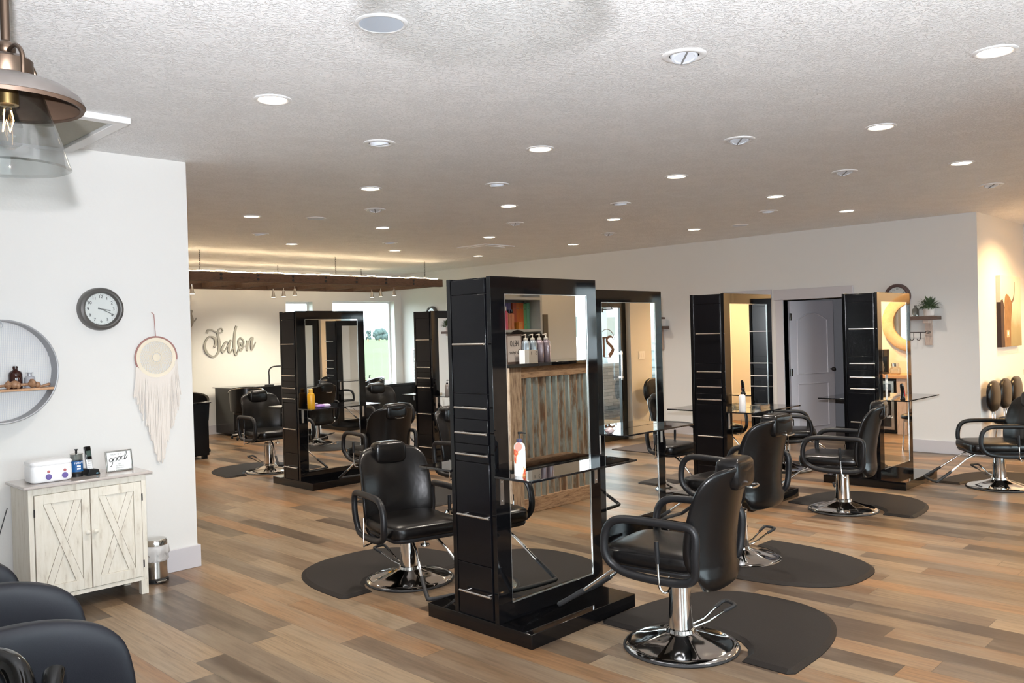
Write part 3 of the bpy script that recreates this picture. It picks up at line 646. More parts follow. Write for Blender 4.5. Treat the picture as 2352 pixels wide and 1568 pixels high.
clock('wall_clock', 'small grey wall clock peeking above the far left-centre station', .16, (XB, 12.9, 2.02), rad(-90))
# round mesh wall basket shelf
t = thing('wall_basket_shelf', 'round grey metal wall shelf with mesh back and pine board', 'wall shelf', (1.475, YW, 1.452))
R = .305; Dp = .12
rr = lambda P, seg=72: [[(r*cos(q), y, r*sin(q)) for q in [2*pi*k/seg for k in range(seg)]] for r, y in P]
MB().rings(rr([(R, 0), (R, -Dp), (R+.006, -Dp-.003), (R+.009, -Dp), (R+.004, 0)]), cap=False).build('ring_frame', GALV, t)
mb = MB(); st_ = .0105; k = -int(R/st_)
for i in range(-29, 30):
    x = i*st_; h = math.sqrt(max(0, R*R-x*x))
    if h > .01:
        mb.box((x-.0008, -.008, -h), (x+.0008, -.006, h)); mb.box((-h, -.0065, x-.0008), (h, -.0045, x+.0008))
mb.build('mesh_back', WIRE, t)
MB().box((-R*.97, -Dp+.005, -.122), (R*.955, -.01, -.108)).build('shelf_board', PINE, t, bevel=.001)
MB().tube(smooth([(.0, -Dp, R), (-.008, -Dp-.002, R-.03), (.0, -Dp-.002, R-.038), (.008, -Dp-.002, R-.03), (.001, -Dp, R)], 4), .0018, 6).build('hanging_loop', GALV, t)
bz, bx, by = 1.452-.108, 1.475, YW-.06
def lathe_thing(name, label, cat, prof, m, loc, group=None, seg=28, rz=0): return tag(MB().lathe(prof, seg).build(name, m, loc=loc, rz=rz), label, cat, group)
t = thing('amber_bottle', 'dark amber glass bottle on the round wall shelf', 'bottle', (1.56, by, bz)); MB().lathe([(.001, 0), (.036, 0), (.038, .004), (.038, .088), (.033, .102), (.016, .113), (.013, .118), (.013, .138), (.001, .138)], 28).build('body', AMBER, t); MB().lathe([(.0135, .124), (.016, .125), (.016, .131), (.0135, .132)], 24).build('lip', AMBER, t)
for nm, x, lb in (('glass_jar', 1.655, 'small clear glass jar right of the amber bottle'),):
    t = thing(nm, lb, 'jar', (x-.015, by+.005, bz)); MB().lathe([(.001, 0), (.028, 0), (.03, .004), (.03, .062), (.024, .07), (.012, .074), (.012, .09), (.02, .092), (.02, .096), (.010, .096)], 24).build('body', mat('frosted_glass', (.42, .42, .45), .15, coat=.4), t)
def spool(lb, x, z, ry, s, y=0):
    o = MB().lathe([(.001, -.045*s), (.022*s, -.045*s), (.024*s, -.036*s), (.02*s, -.03*s), (.009*s, -.022*s), (.008*s, .022*s), (.02*s, .03*s), (.024*s, .036*s), (.022*s, .045*s), (.001, .045*s)], 20).build('wooden_spool', SPOOL, loc=(x, YW-.095+y, bz+z)); o.rotation_euler = (0, ry, 0); return tag(o, lb, 'spool', 'wooden spools on the round shelf')
tx = lambda px_: 1.56+(px_-35)*.00265
spool('wooden spool cut by the left picture edge', 1.472, .022, rad(85), .9)
tag(MB().lathe([(.001, -.028), (.012, -.018), (.024, 0), (.012, .018), (.001, .028)], 16).build('spinning_top', SPOOL, loc=(1.510, YW-.095, bz+.026)), 'diamond-shaped wooden top left of the amber bottle', 'wooden top', 'turned wooden tops on the round shelf')
o = MB().lathe([(.001, -.034), (.008, -.03), (.026, -.004), (.024, .010), (.012, .022), (.001, .028)], 16).build('spinning_top', SPOOL, loc=(1.545, YW-.095, bz+.028)); o.rotation_euler = (0, rad(-65), 0); tag(o, 'tilted wooden top in front of the amber bottle', 'wooden top', 'turned wooden tops on the round shelf')
spool('long wooden spool lying in front of the amber bottle and jar', 1.60, .024, rad(88), 1.0)
o = MB().lathe([(.001, -.03), (.028, -.006), (.026, .008), (.001, .024)], 16).build('spinning_top', SPOOL, loc=(1.642, YW-.10, bz+.03)); o.rotation_euler = (0, rad(80), 0); tag(o, 'wooden top with its disc upright, in front of the glass jar', 'wooden top', 'turned wooden tops on the round shelf')
tag(MB().sphere((0, 0, 0), .018).build('wooden_ball', SPOOL, loc=(1.672, YW-.09, bz+.019)), 'small round wooden ball at the right of the spools', 'wooden ball')
o = MB().lathe([(.001, -.04), (.005, -.04), (.009, .03), (.004, .036), (.001, .036)], 12).build('wooden_peg', SPOOL, loc=(1.71, YW-.09, bz+.012)); o.rotation_euler = (0, rad(76), 0); tag(o, 'slim wooden peg lying at the right end of the pine board', 'wooden peg')
# dreamcatcher
t = thing('dreamcatcher', 'cream macrame dreamcatcher with long fringe on the left wall', 'dreamcatcher', (2.44, YW-.02, 1.50))
R = .142
MB().tube([(R*cos(q), 0, R*sin(q)) for q in [rad(-10+220*k/48) for k in range(49)]], .0062, 10).build('hoop', HOOP, t)
MB().tube([(R*cos(q), 0, R*sin(q)) for q in [rad(208+144*k/36) for k in range(37)]], .0068, 10).build('wrapped_rim', COTTON, t)
MB().tube([(0, 0, R), (-.006, .003, R+.155), (-.022, .006, R+.17)], .003, 8).build('hanging_cord', HOOP, t)
mb = MB()
mb.rings([[(r*cos(q), y, r*sin(q)) for q in [2*pi*k/64 for k in range(64)]] for r, y in ((R-.004, .001), (R-.004, -.002), (R-.03, -.002), (R-.03, .001))], closed=True)
mb.lathe([(.001, 0)], 3) if False else None
mb.rings([[(r*cos(q), y, r*sin(q)) for q in [2*pi*k/40 for k in range(40)]] for r, y in ((.001, -.003), (.026, -.003), (.026, .001))])
mb.tube([(.037*cos(q), 0, .037*sin(q)) for q in [2*pi*k/36 for k in range(36)]], .0025, 6, True)
for k in range(36):
    q = 2*pi*k/36
    for s in (-1, 1):
        P = [((.037+(R-.03-.037)*u)*cos(q+s*u*.75), 0, (.037+(R-.03-.037)*u)*sin(q+s*u*.75)) for u in (0, .25, .5, .75, 1)]
        mb.tube(P, .0017, 4)
for k in range(12): q = 2*pi*k/12; mb.tube([(.026*cos(q), 0, .026*sin(q)), (.037*cos(q), 0, .037*sin(q))], .0022, 4)
mb.build('crochet_web', LACE, t)
mb = MB(); rnd = random.Random(3)
for k in range(110):
    u = -1+2*k/109; x0 = u*R*1.0; zt = -math.sqrt(max(0, 1-min(1, abs(u))**2))*R*.98
    if u > .9 or u < -.9: zt = -.03 if u > 0 else -.06
    edge = -.25-.42*(1-abs(u))**1.05 if u > -2 else 0
    stepv = rnd.choice([0, .0, .015, -.012]); zb = -.26-.50*max(0, (1-abs(u-.06)*1.02))**1.0 + stepv*.9 - .02*((k//6) % 2)
    xb = x0*1.12 if abs(u) > .6 else x0*(1.0)
    if abs(u) < .12: zb = -.70-.035*rnd.random()
    P = [(x0, -.004, zt), (x0+(xb-x0)*.3+rnd.uniform(-.003, .003), -.008, zt+(zb-zt)*.4), (xb+rnd.uniform(-.004, .004), -.006, zb)]
    mb.tube(smooth(P, 3), [.0026]*6+[.0036], 5)
mb.build('fringe', COTTON, t)
# ================================================================ CABINET
CX0, CX1, CY0, CY1, CZ = 1.52, 2.20, 5.47, 5.80, .765
t = thing('cabinet', 'whitewashed two-door cabinet with X-braced doors on the left wall', 'cabinet', (CX0, CY0, 0))
w, d = CX1-CX0, CY1-CY0
MB().box((-.03, -.03, CZ), (w+.035, d+.01, CZ+.018)).build('top', CTOP, t, bevel=.006)
cb = MB().box((0, .018, .09), (w, d, CZ)); cb.build('carcass', WHITEW, t)
MB().box((0, 0, .09), (.028, .018, CZ)).box((w-.028, 0, .09), (w, .018, CZ)).box((.028, 0, CZ-.04), (w-.028, .018, CZ)).box((.028, 0, .09), (w-.028, .018, .115)).build('face_frame', WHITEW, t, bevel=.001)
for x, y in ((.0, 0), (w-.045, 0), (0, d-.045), (w-.045, d-.045)): MB().box((x, y, 0), (x+.045, y+.045, .09)).build('leg', WHITEW, t, bevel=.002)
for i in (0, 1):
    x0 = .031 if i == 0 else w/2+.0015; x1 = w/2-.0015 if i == 0 else w-.031; z0, z1 = .118, CZ-.043; rl = .048; yf = -.006
    mb = MB().box((x0, yf, z0), (x0+rl, .012, z1)).box((x1-rl, yf, z0), (x1, .012, z1)).box((x0+rl, yf, z0), (x1-rl, .012, z0+rl*1.25)).box((x0+rl, yf, z1-rl*1.15), (x1-rl, .012, z1)).box((x0+rl, .004, z0+rl), (x1-rl, .010, z1-rl))
    dr = mb.build('door', WHITEW, t, bevel=.0012)
    xa, xb_, za, zb = x0+rl, x1-rl, z0+rl*1.25, z1-rl*1.15; hw = .019
    dx, dz = xb_-xa, zb-za; L = math.hypot(dx, dz); ox, oz = hw*dz/L, hw*dx/L
    m2 = MB(); wx = hw*2*L/dz/1.0
    m2.prism([(xa, zb), (xa, zb-.0), (xa+.0, zb), (xa+wx, zb), (xb_, za), (xb_-wx, za)][2:] , -.004, .006, 'y')
    m2.build('cross_brace', WHITEW, dr, bevel=.0008)
    m2 = MB().prism([(xb_-wx, zb), (xb_, zb), (xa+wx, za), (xa, za)], -.0025, .006, 'y'); m2.build('cross_brace', WHITEW, dr, bevel=.0008)
    wl = MB(); q = .0009
    for a_, b_, yl in [((xa, za), (xb_, za), .0035), ((xa, zb), (xb_, zb), .0035), ((xa, za), (xa, zb), .0035), ((xb_, za), (xb_, zb), .0035), ((xa, zb), (xb_-wx, za), -.0042), ((xa+wx, zb), (xb_, za), -.0042), ((xb_-wx, zb), (xa, za), -.0028), ((xb_, zb), (xa+wx, za), -.0028), ((x0+.001, z0), (x0+.001, z1), yf-.0002), ((x1-.001, z0), (x1-.001, z1), yf-.0002)]:
        wl.tube([(a_[0], yl, a_[1]), (b_[0], yl, b_[1])], q, 6)
    wl.build('worn_edges', WORN, dr)
    kx = x1-.022 if i == 0 else x0+.022
    MB().rings([[(kx+r*cos(q), y, .46+r*sin(q)) for q in [2*pi*k/20 for k in range(20)]] for r, y in ((.005, yf), (.006, yf-.012), (.013, yf-.016), (.014, yf-.022), (.007, yf-.027), (.001, yf-.028))]).build('knob', WHITEW, dr)
    hx = x0-.002 if i == 0 else x1+.002
    for z in (z0+.08, z1-.1): MB().tube([(hx, yf-.003, z-.022), (hx, yf-.003, z+.022)], .0045, 8).build('hinge', IRON, dr)
CT = CZ+.018
# towel warmer
t = thing('wax_warmer', 'white double wax warmer with two purple dials on the cabinet', 'wax warmer', (1.672, 5.60, CT))
MB().cushion((0, 0, .055), (.118, .08, .055), .25, .35, 36, 12).build('housing', WHITE, t)
MB().cushion((0, 0, .115), (.12, .082, .022), .6, .35, 36, 10).build('lid', WHITE, t)
PURP = mat('purple_dial', (.14, .10, .33), .4); REDL = mat('red_button', (.45, .12, .12), .4)
for x in (-.022, .068):
    MB().rings([[(x+r*cos(q), y, .035+r*sin(q)) for q in [2*pi*k/24 for k in range(24)]] for r, y in ((.017, -.075), (.017, -.084), (.014, -.087), (.001, -.0875))]).build('dial', PURP, t)
    MB().rings([[(x+r*cos(q), y, .066+r*sin(q)) for q in [2*pi*k/16 for k in range(16)]] for r, y in ((.008, -.075), (.008, -.084), (.001, -.085))]).build('indicator', REDL, t)
# disinfectant jar
t = thing('disinfectant_jar', 'clear jar with blue label and black lid knob on the cabinet', 'jar', (1.843, 5.63, CT))
MB().lathe([(.001, .0), (.034, .0), (.034, .022), (.001, .022)], 28).build('foot', PLAST, t)
MB().lathe([(.033, .022), (.036, .026), (.036, .138), (.034, .14), (.034, .03), (.001, .028)], 32).build('glass_cylinder', GLASSJ, t)
lb = MB().rings([[(.0368*cos(q), .0368*sin(q), z) for q in [2*pi*k/40 for k in range(40)]] for z in (.032, .098)], cap=False).build('label_band', mat('blue_label', (.01, .10, .30), .4), t)
text('label_text', 'MARVY', .018, (.0, -.0385, .086), (rad(90), 0, 0), WHITE, lb, sx=.85)
MB().box((-.010, -.0385, .046), (.012, -.037, .056)).box((-.010, -.0385, .062), (.012, -.037, .072)).build('label_mark', WHITE, lb)
MB().lathe([(.001, .14), (.038, .14), (.038, .143), (.012, .148), (.001, .149)], 28).build('lid', STEEL, t)
MB().lathe([(.007, .147), (.006, .158), (.010, .17), (.001, .171)], 16).build('lid_knob', PLAST, t)
# cordless phone
t = thing('cordless_phone', 'silver and black cordless phone standing in its charger', 'phone', (1.925, 5.63, CT), rad(8))
MB().prism([(-.04, 0), (.04, 0), (.03, .035), (-.03, .042)], -.045, .04, 'y').build('charger', PLAST, t, bevel=.004)
MB().box((.012, -.047, .008), (.024, -.0455, .014)).build('charger_badge', mat('blue_badge', (.2, .5, .7), .4), t)
h = MB(); h.m = Matrix.Translation((-.004, 0, .022)) @ Matrix.Rotation(rad(-12), 4, 'X')
h.box((-.020, -.010, 0), (.020, .012, .152)); h = h.build('handset', mat('silver_plastic', (.6, .6, .6), .35, .3), t, bevel=.006, seg=3)
s_ = MB(); s_.m = Matrix.Translation((-.004, 0, .022)) @ Matrix.Rotation(rad(-12), 4, 'X'); s_.box((-.0195, -.0125, .072), (.0195, .013, .157)); s_ = s_.build('screen_bezel', GLOSSP, h, bevel=.006, seg=3)
q_ = MB(); q_.m = Matrix.Translation((-.004, 0, .022)) @ Matrix.Rotation(rad(-12), 4, 'X'); q_.box((-.014, -.0135, .092), (.014, -.0123, .128)); q_.build('display', mat('grey_display', (.06, .09, .08), .2), h)
q_ = MB(); q_.m = Matrix.Translation((-.004, 0, .022)) @ Matrix.Rotation(rad(-12), 4, 'X')
for i in range(4):
    for j in range(3): q_.box((-.0135+j*.010, -.0115, .014+i*.012), (-.0065+j*.010, -.0102, .021+i*.012))
q_.build('keypad', WHITE, h)
# framed sign
t = thing('framed_sign', 'silver framed sign reading TODAY IS A good DAY on the cabinet', 'sign', (2.10, 5.62, CT), rad(0))
def tilt(mb): mb.m = Matrix.Rotation(rad(-10), 4, 'X'); return mb
mb = tilt(MB())
for q in ((-.083, -.073, 0, .134), (.073, .083, 0, .134), (-.073, .073, 0, .010), (-.073, .073, .124, .134)): mb.box((q[0], -.006, q[2]), (q[1], .006, q[3]))
mb.build('frame', STEEL, t, bevel=.002)
tilt(MB()).box((-.073, -.002, .010), (.073, .002, .124)).build('print', mat('white_print', (.82, .84, .82), .4), t)
MB().box((-.03, .004, .0), (.03, .055, .003)).build('stand', GLOSSP, t)
rt_ = (rad(80), 0, 0)
yy = lambda z: -.0035+z*math.tan(rad(10))
for s_, sz, x, z in (('TODAY IS A', .0125, -.020, .108), ('DAY', .010, .002, .046), ('TO HAVE A', .010, .002, .034), ('GOOD DAY', .010, .002, .022)): text('lettering', s_, sz, (x, yy(z), z), rt_, INKG, t, sx=.9, sp=1.15)
mb = tilt(MB()); k = .0125
def stroke(pts, x, z, s, wd=.0017):
    n_ = len(pts); mb.ribbon([(x+p[0]*s, z+p[1]*s) for p in pts], [wd*(.55+.6*abs(sin(2.2*i))) for i in range(n_)], -.0035, -.0025, drift=.0006)
o_ = [(1, .9), (.5, 1.05), (0, .6), (0, .1), (.45, -.1), (.95, .25), (1, .8), (.6, 1.0)]
stroke([(1, .9), (.5, 1.05), (0, .6), (0, .15), (.4, 0), (.95, .5), (1.05, .95), (.95, 0), (.6, -1.1), (.1, -1.4), (0, -1.2)], -.060, .064, .021)
stroke(o_+[(1.5, .9)], -.034, .068, .020); stroke(o_+[(1.5, .9)], -.010, .071, .020)
stroke(o_[:7], .016, .074, .020); stroke([(1.0, .3), (1.7, 1.9), (1.6, 2.3), (1.2, 1.6), (.95, .3), (1.1, -.1), (1.9, 1.0)], .016, .074, .020)
mb.build('script_lettering', INK, t)
# power cord left of cabinet
tag(MB().tube(smooth([(1.50, YW-.03, .62), (1.44, YW-.03, .42), (1.40, YW-.025, .30), (1.33, YW-.05, .16), (1.25, YW-.1, .01)], 5), .003, 6).build('power_cord', IRON), 'thin black power cord hanging left of the cabinet', 'cord')
# bin
LINER = mat('plastic_liner', (.82, .81, .81), .35); LINER.node_tree.nodes['Principled BSDF'].inputs['Alpha'].default_value = .55
t = thing('pedal_bin', 'small stainless pedal bin with a clear liner beside the cabinet', 'bin', (2.345, 5.71, 0))
MB().lathe([(.001, 0), (.082, 0), (.082, .02), (.074, .028), (.001, .028)], 36).build('base_ring', PLAST, t)
MB().lathe([(.072, .025), (.076, .03), (.076, .215), (.074, .215), (.070, .03)], 40).build('body', STEEL, t)
rnd = random.Random(5)
MB().lathe([(.077, .14), (.085, .155), (.082, .18), (.092, .20), (.088, .235), (.074, .248), (.076, .2)], 40, mod=lambda r, q: .012*sin(9*q+r*80)*(r > .079)).build('liner', LINER, t)
MB().lathe([(.077, .245), (.08, .248), (.08, .272), (.072, .285), (.001, .292)], 40).build('lid', STEEL, t)
MB().box((-.035, -.10, .008), (.035, -.07, .02)).build('pedal', STEEL, t, bevel=.003)
# ================================================================ FOREGROUND WAITING CHAIRS
def tub_chair(loc, rz, label, arms=False, hz=.80, wd=.33):
    t = thing('tub_chair', label, 'chair', loc, rz, 'charcoal tub chairs at the lower left')
    R = []
    for z, w, th in smooth([(.40, wd*.80, .03), (.48, wd*.93, .036), (.56, wd, .038), (.64, wd, .038), (.70, wd*.985, .038), (hz-.10, wd*.93, .037), (hz-.05, wd*.80, .034), (hz-.02, wd*.62, .03), (hz-.004, wd*.38, .022), (hz, wd*.15, .014)], 3):
        rg = []
        for k in range(40):
            q = 2*pi*k/40; x = w*superpow(cos(q), .6); y = th*superpow(sin(q), .7)
            rg.append((x, y + .16*(1-(abs(x)/wd)**2)*.45, z - .05*(x/wd if x < 0 else 0)**2*.0))
        R.append(rg)
    bk = MB().rings(R).build('backrest', LEATHERD, t, sharp=70)
    MB().cushion((0, -.14, .42), (wd*.85, .20, .05), .5, .4).build('seat', LEATHERD, t)
    for s in (-1, 1):
        for y in (-.28, .0): MB().tube([(s*wd*.7, y, .38), (s*wd*.78, y-.01*(1 if y < -.2 else -1), 0)], .011, 10).build('leg', CHROME, t)
        if arms: MB().tube(smooth([(s*wd*.95, .02, .60), (s*wd*1.0, -.14, .665), (s*wd*.98, -.30, .66), (s*wd*.92, -.40, .60), (s*wd*.88, -.42, .42)], 5), [.026]*21, 14, False, 1.5, (1, 0, 0)).build('armrest', GLOSSP, t)
    return t
for i, (x, y, lb) in enumerate([(.595, 2.41, 'charcoal tub chair in front, its whole rounded back in view'), (.64, 2.90, 'charcoal tub chair second from the front at lower left'), (.60, 3.42, 'charcoal tub chair third from the front, at the left picture edge')]):
    tub_chair((x, y, 0), 0, lb, arms=False, hz=.873)
tub_chair((.715, 1.74, 0), rad(-14), 'charcoal tub chair whose rounded top just shows at the bottom edge', hz=.857, wd=.21)
AR = thing('glossy_armchair', 'chair with shiny black curved arms at the lower left corner', 'chair', (.375, 2.0, -.012), 0)
MB().tube(smooth([(.02, .22, .885), (.10, .21, .90), (.165, .185, .897), (.185, .13, .87), (.17, .05, .80), (.14, -.04, .70)], 6), [.02]+[.030]*29+[.03], 16, False, 1.3, (0, 1, 0)).build('armrest', GLOSSP, AR)
MB().tube(smooth([(.255, .115, .865), (.235, .07, .845), (.20, .0, .78), (.17, -.08, .66)], 6), [.012]+[.021]*17+[.02], 16, False, 1.2, (0, 1, 0)).build('armrest', GLOSSP, AR)
MB().cushion((-.12, -.12, .44), (.15, .14, .05), .5, .4).build('seat', LEATHERD, AR)
for x, y in ((-.22, -.22), (-.02, -.22), (-.22, -.02), (-.02, -.02)): MB().tube([(x, y, .4), (x, y, 0)], .012, 10).build('leg', CHROME, AR)
# ================================================================ SALON LETTERING, TIMBER FRAME
t = thing('wall_lettering', 'grey script word Salon mounted on the far wall', 'lettering', (0, YN-.012, 0))
def zx(px_, py_):  # zoomed crop pixels to wall metres
    return (6.64+(px_-590)*(7.61-6.64)/(2180-590), 1.325+(1225-py_)*.545/(1225-500))
def word(mb, strokes):
    for si, (pts, wd) in enumerate(strokes):
        W_ = [wd*(.0125) * s for s in ([1]*len(pts) if not isinstance(pts[0][-1], list) else 1)]
        mb.ribbon([zx(*p[:2]) for p in pts], [p[2]*.00060*wd for p in pts], -.012-si*.0015, .004, drift=.004)
mb = MB()
word(mb, [([(690, 670, 30), (720, 610, 30), (800, 590, 22), (900, 620, 18), (1000, 650, 20), (1100, 665, 18), (1165, 620, 18), (1130, 565, 16), (1060, 580, 20), (1015, 660, 32), (1030, 780, 34), (1055, 920, 42), (1035, 1060, 40), (960, 1170, 28), (850, 1210, 24), (700, 1140, 30), (620, 1000, 32), (650, 850, 26), (740, 760, 22), (830, 750, 24), (930, 800, 34), (950, 900, 40), (895, 990, 30)], 1),
          ([(1330, 890, 18), (1240, 890, 26), (1140, 1020, 32), (1150, 1110, 28), (1230, 1060, 16), (1330, 930, 18), (1400, 840, 26), (1345, 960, 32), (1330, 1100, 30), (1400, 1110, 18), (1460, 1020, 14)], 1),
          ([(1585, 510, 30), (1540, 640, 34), (1505, 850, 36), (1500, 1050, 36), (1545, 1190, 26), (1600, 1120, 16), (1650, 980, 14)], 1),
          ([(1700, 790, 18), (1630, 860, 22), (1660, 1020, 28), (1705, 1090, 26), (1775, 990, 22), (1790, 860, 20), (1700, 790, 18)], 1), ([(1700, 900, 22), (1740, 985, 16), (1850, 985, 12)], 1),
          ([(1920, 860, 30), (1890, 980, 32), (1895, 1090, 26), (1930, 960, 14), (1990, 850, 18), (2075, 800, 34), (2040, 930, 36), (2040, 1070, 28), (2110, 1010, 14), (2175, 900, 12)], 1)])
mb.build('letters', SIGNM, t)
t = thing('wall_lettering', 'end of a grey script word showing past the clock wall edge', 'lettering', (0, YN-.012, 0))
mb = MB(); word(mb, [([(150, 330, 20), (220, 200, 26), (275, 155, 26), (235, 230, 38), (275, 340, 42), (260, 450, 40), (190, 530, 26), (150, 470, 26)], 1), ([(300, 410, 16), (360, 370, 14), (405, 315, 12)], 1)]); mb.build('letters', SIGNM, t)
BY0, BY1, BX0, BX1, BZ0, BZ1 = 11.2, 12.95, 3.6, 9.75, 2.445, 2.575
t = thing('timber_frame', 'dark hanging timber light frame with rope light over the far stations', 'light fixture', (0, 0, 0))
MB().box((BX0, BY0, BZ0), (BX1, BY0+.08, BZ1)).build('front_beam', BEAM, t, bevel=.006)
MB().box((BX0, BY1, BZ0), (BX1, BY1+.08, BZ1)).build('rear_beam', BEAM, t, bevel=.006)
bx = [4.5, 5.07, 5.642, 6.21, 6.782, 7.355, 7.931, 8.519, 9.096, 9.70]
for x in bx:
    r_ = MB().box((x-.022, BY0+.08, BZ0+.01), (x+.022, BY1, BZ1-.01)).build('rafter', BEAM, t, bevel=.004)
    if x < 9.6:
        for z in (BZ0+.04, BZ1-.035): MB().rings([[(x+.0+r*cos(q), y, z+r*sin(q)) for q in [2*pi*k/12 for k in range(12)]] for r, y in ((.02, BY0), (.02, BY0-.008), (.012, BY0-.014), (.001, BY0-.014))]).build('bolt', IRON, t)
mb = MB()
P = [(BX0+.05*k, BY0+.02, BZ1+.010+.006*sin(k*.35)+.004*sin(k*1.1)) for k in range(int((BX1-BX0-.05)/.05))]
mb.tube(P, .006, 8); mb.build('rope_light', ROPE, t)
mb = MB(); mb.tube([(p[0], BY1+.05, p[2]) for p in P], .006, 8); mb.build('rope_light', ROPE, t)
for (x, y) in ((5.35, BY0+.04), (7.57, BY0+.04), (9.38, BY0+.04), (7.57, BY1+.03), (9.3, BY1+.03), (5.3, BY1+.03)):
    mb = MB(); n_ = 11; zz = BZ1
    while zz < CH-.01:
        a = (int((zz-BZ1)/.028) % 2)*pi/2; c_, s_ = cos(a), sin(a)
        mb.tube([(x+.008*cos(q)*c_, y+.008*cos(q)*s_, zz+.018+.02*sin(q)) for q in [2*pi*k/10 for k in range(10)]], .0022, 5, True); zz += .028
    mb.build('hanging_chain', IRON, t)
spl = thing('track_spotlight', 'x', 'spotlight', (0, 0, 0), 0, 'small nickel spotlights under the timber frame')
MB().lathe([(.012, .075), (.018, .07), (.024, .02), (.036, -.03), (.038, -.035), (.034, -.034), (.03, -.022), (.001, -.02)], 24).build('shade', NICKEL, spl)
MB().disc(.034, -.034, -.022, 20).build('lens', SPOTB, spl)
MB().tube([(0, 0, .07), (0, 0, .115)], .006, 8).build('stem', NICKEL, spl)
SPT = [((5.642, 12.12), 'lit nickel spotlight beside the clock wall edge'), ((7.355, 12.78), 'nickel spotlight, left of the three clustered under the frame'), ((7.355, 12.45), 'nickel spotlight, middle of the three clustered under the frame'), ((7.355, 12.1), 'nickel spotlight, right of the three clustered under the frame'), ((9.096, 12.39), 'nickel spotlight, left of the far right group'), ((9.096, 12.13), 'nickel spotlight, middle of the far right group'), ((9.096, 11.74), 'nickel spotlight, right of the far right group')]
for i, ((x, y), lb) in enumerate(SPT):
    o = spl if i == 0 else dup(spl); o.location = (x, y, BZ0-.10); o['label'] = lb
    lamp('track_beam', 'SPOT', (x, y, BZ0-.14), 62, (1, .90, .70), (rad(24), 0, 0), spot_size=rad(120), spot_blend=1, shadow_soft_size=.03)
# ================================================================ FAR NAIL AREA
t = thing('manicure_table', 'black manicure table with glass top behind the clock wall edge', 'table', (4.8, 11.05, 0))
MB().box((-.4, 0, .05), (.52, .42, .76)).build('body', BLACKD, t, bevel=.004); MB().box((-.43, -.03, .76), (.55, .45, .775)).build('glass_top', GLASSB, t)
for x, y in ((-.38, .02), (.44, .02), (-.38, .34), (.44, .34)): MB().box((x, y, 0), (x+.06, y+.06, .05)).build('foot', BLACKD, t)
def bucket_chair(loc, rz, label, cast=True):
    t = thing('bucket_chair', label, 'chair', loc, rz, 'black bucket chairs with chrome trim')
    R = []
    for k in range(25):
        a = rad(-110+220*k/24); h = .86-.13*(abs(a)/rad(110))**2.2; r = .26
        x, y = -r*cos(a), r*sin(a); n_ = Vector((-cos(a), sin(a), 0))
        R.append([(x*.86, y*.86, .44), (x, y, .46), (x*1.08, y*1.08, h-.02), (x*1.06, y*1.06, h), (x*.95, y*.95, h-.01), (x*.9, y*.9, .50)])
    MB().rings(R).build('shell', LEATHER, t)
    MB().tube([tuple((Vector(r[2])*1.0)) for r in R], .008, 8).build('chrome_trim', CHROME, t)
    MB().cushion((.02, 0, .45), (.23, .22, .05), .5, .5).build('seat', LEATHER, t)
    MB().tube([(0, 0, .07), (0, 0, .42)], .025, 12).build('column', CHROME, t)
    for k in range(5):
        a = 2*pi*k/5; l = MB().tube([(0, 0, .09), (.25*cos(a), .25*sin(a), .065)], .012, 8).build('base_arm', CHROME, t)
        MB().cushion((.26*cos(a), .26*sin(a), .028), (.028, .02, .028), .9, .9, 12, 8).build('caster', PLAST, l)
    return t
bucket_chair((5.42, 11.85, 0), rad(-110), 'black bucket chair behind the manicure table at the clock wall edge')
bucket_chair((6.80, 12.75, 0), rad(60), 'black bucket chair with chrome arm strip below the script Salon word')
bucket_chair((9.25, 12.75, 0), rad(160), 'black bucket chair at the window counter')
t = thing('nail_station', 'long black nail station against the wall below the lettering', 'desk', (6.75, 13.1, 0))
MB().box((0, 0, .04), (1.25, .65, .80)).build('body', BLACKD, t, bevel=.004); MB().box((-.03, -.03, .80), (1.28, .68, .815)).build('glass_top', GLASSB, t)
t = thing('gooseneck_lamp', 'black gooseneck lamp rising over the nail station', 'lamp', (7.47, 13.2, .815))
MB().lathe([(.001, 0), (.08, 0), (.08, .015), (.02, .02), (.001, .02)], 24).build('foot', PLAST, t)
MB().tube(smooth([(0, 0, .01), (0, 0, .15), (.0, 0, .25), (.05, 0, .31), (.16, 0, .325), (.36, 0, .32)], 5), .012, 10).build('neck', PLAST, t); MB().box((.3, -.03, .30), (.62, .03, .325)).build('lamp_head', PLAST, t, bevel=.005)
t = thing('window_counter', 'black counter running under the bright field window', 'counter', (8.1, 13.42, 0))
MB().box((0, .03, .06), (2.8, .46, .63)).build('body', BLACKD, t); MB().box((-.02, 0, .63), (2.82, .46, .66)).build('worktop', BLACKG, t, bevel=.002)
for k in range(4): d_ = MB().box((.05+k*.7, .012, .1), (.70+k*.7, .03, .6)).build('door', BLACKD, t, bevel=.002); MB().tube([(.62+k*.7, -.004, .3), (.62+k*.7, -.004, .45)], .006, 8).build('handle', NICKEL, d_)
t = thing('brush_box', 'brown box holding brushes on the window counter', 'box', (9.68, 13.55, .66)); MB().box((-.06, -.05, 0), (.06, .05, .11)).build('box', SKIN1, t)
for k in range(5): MB().tube([(-.04+k*.02, 0, .05), (-.05+k*.026, 0, .19)], .004, 6).build('brush', WHITE, t)
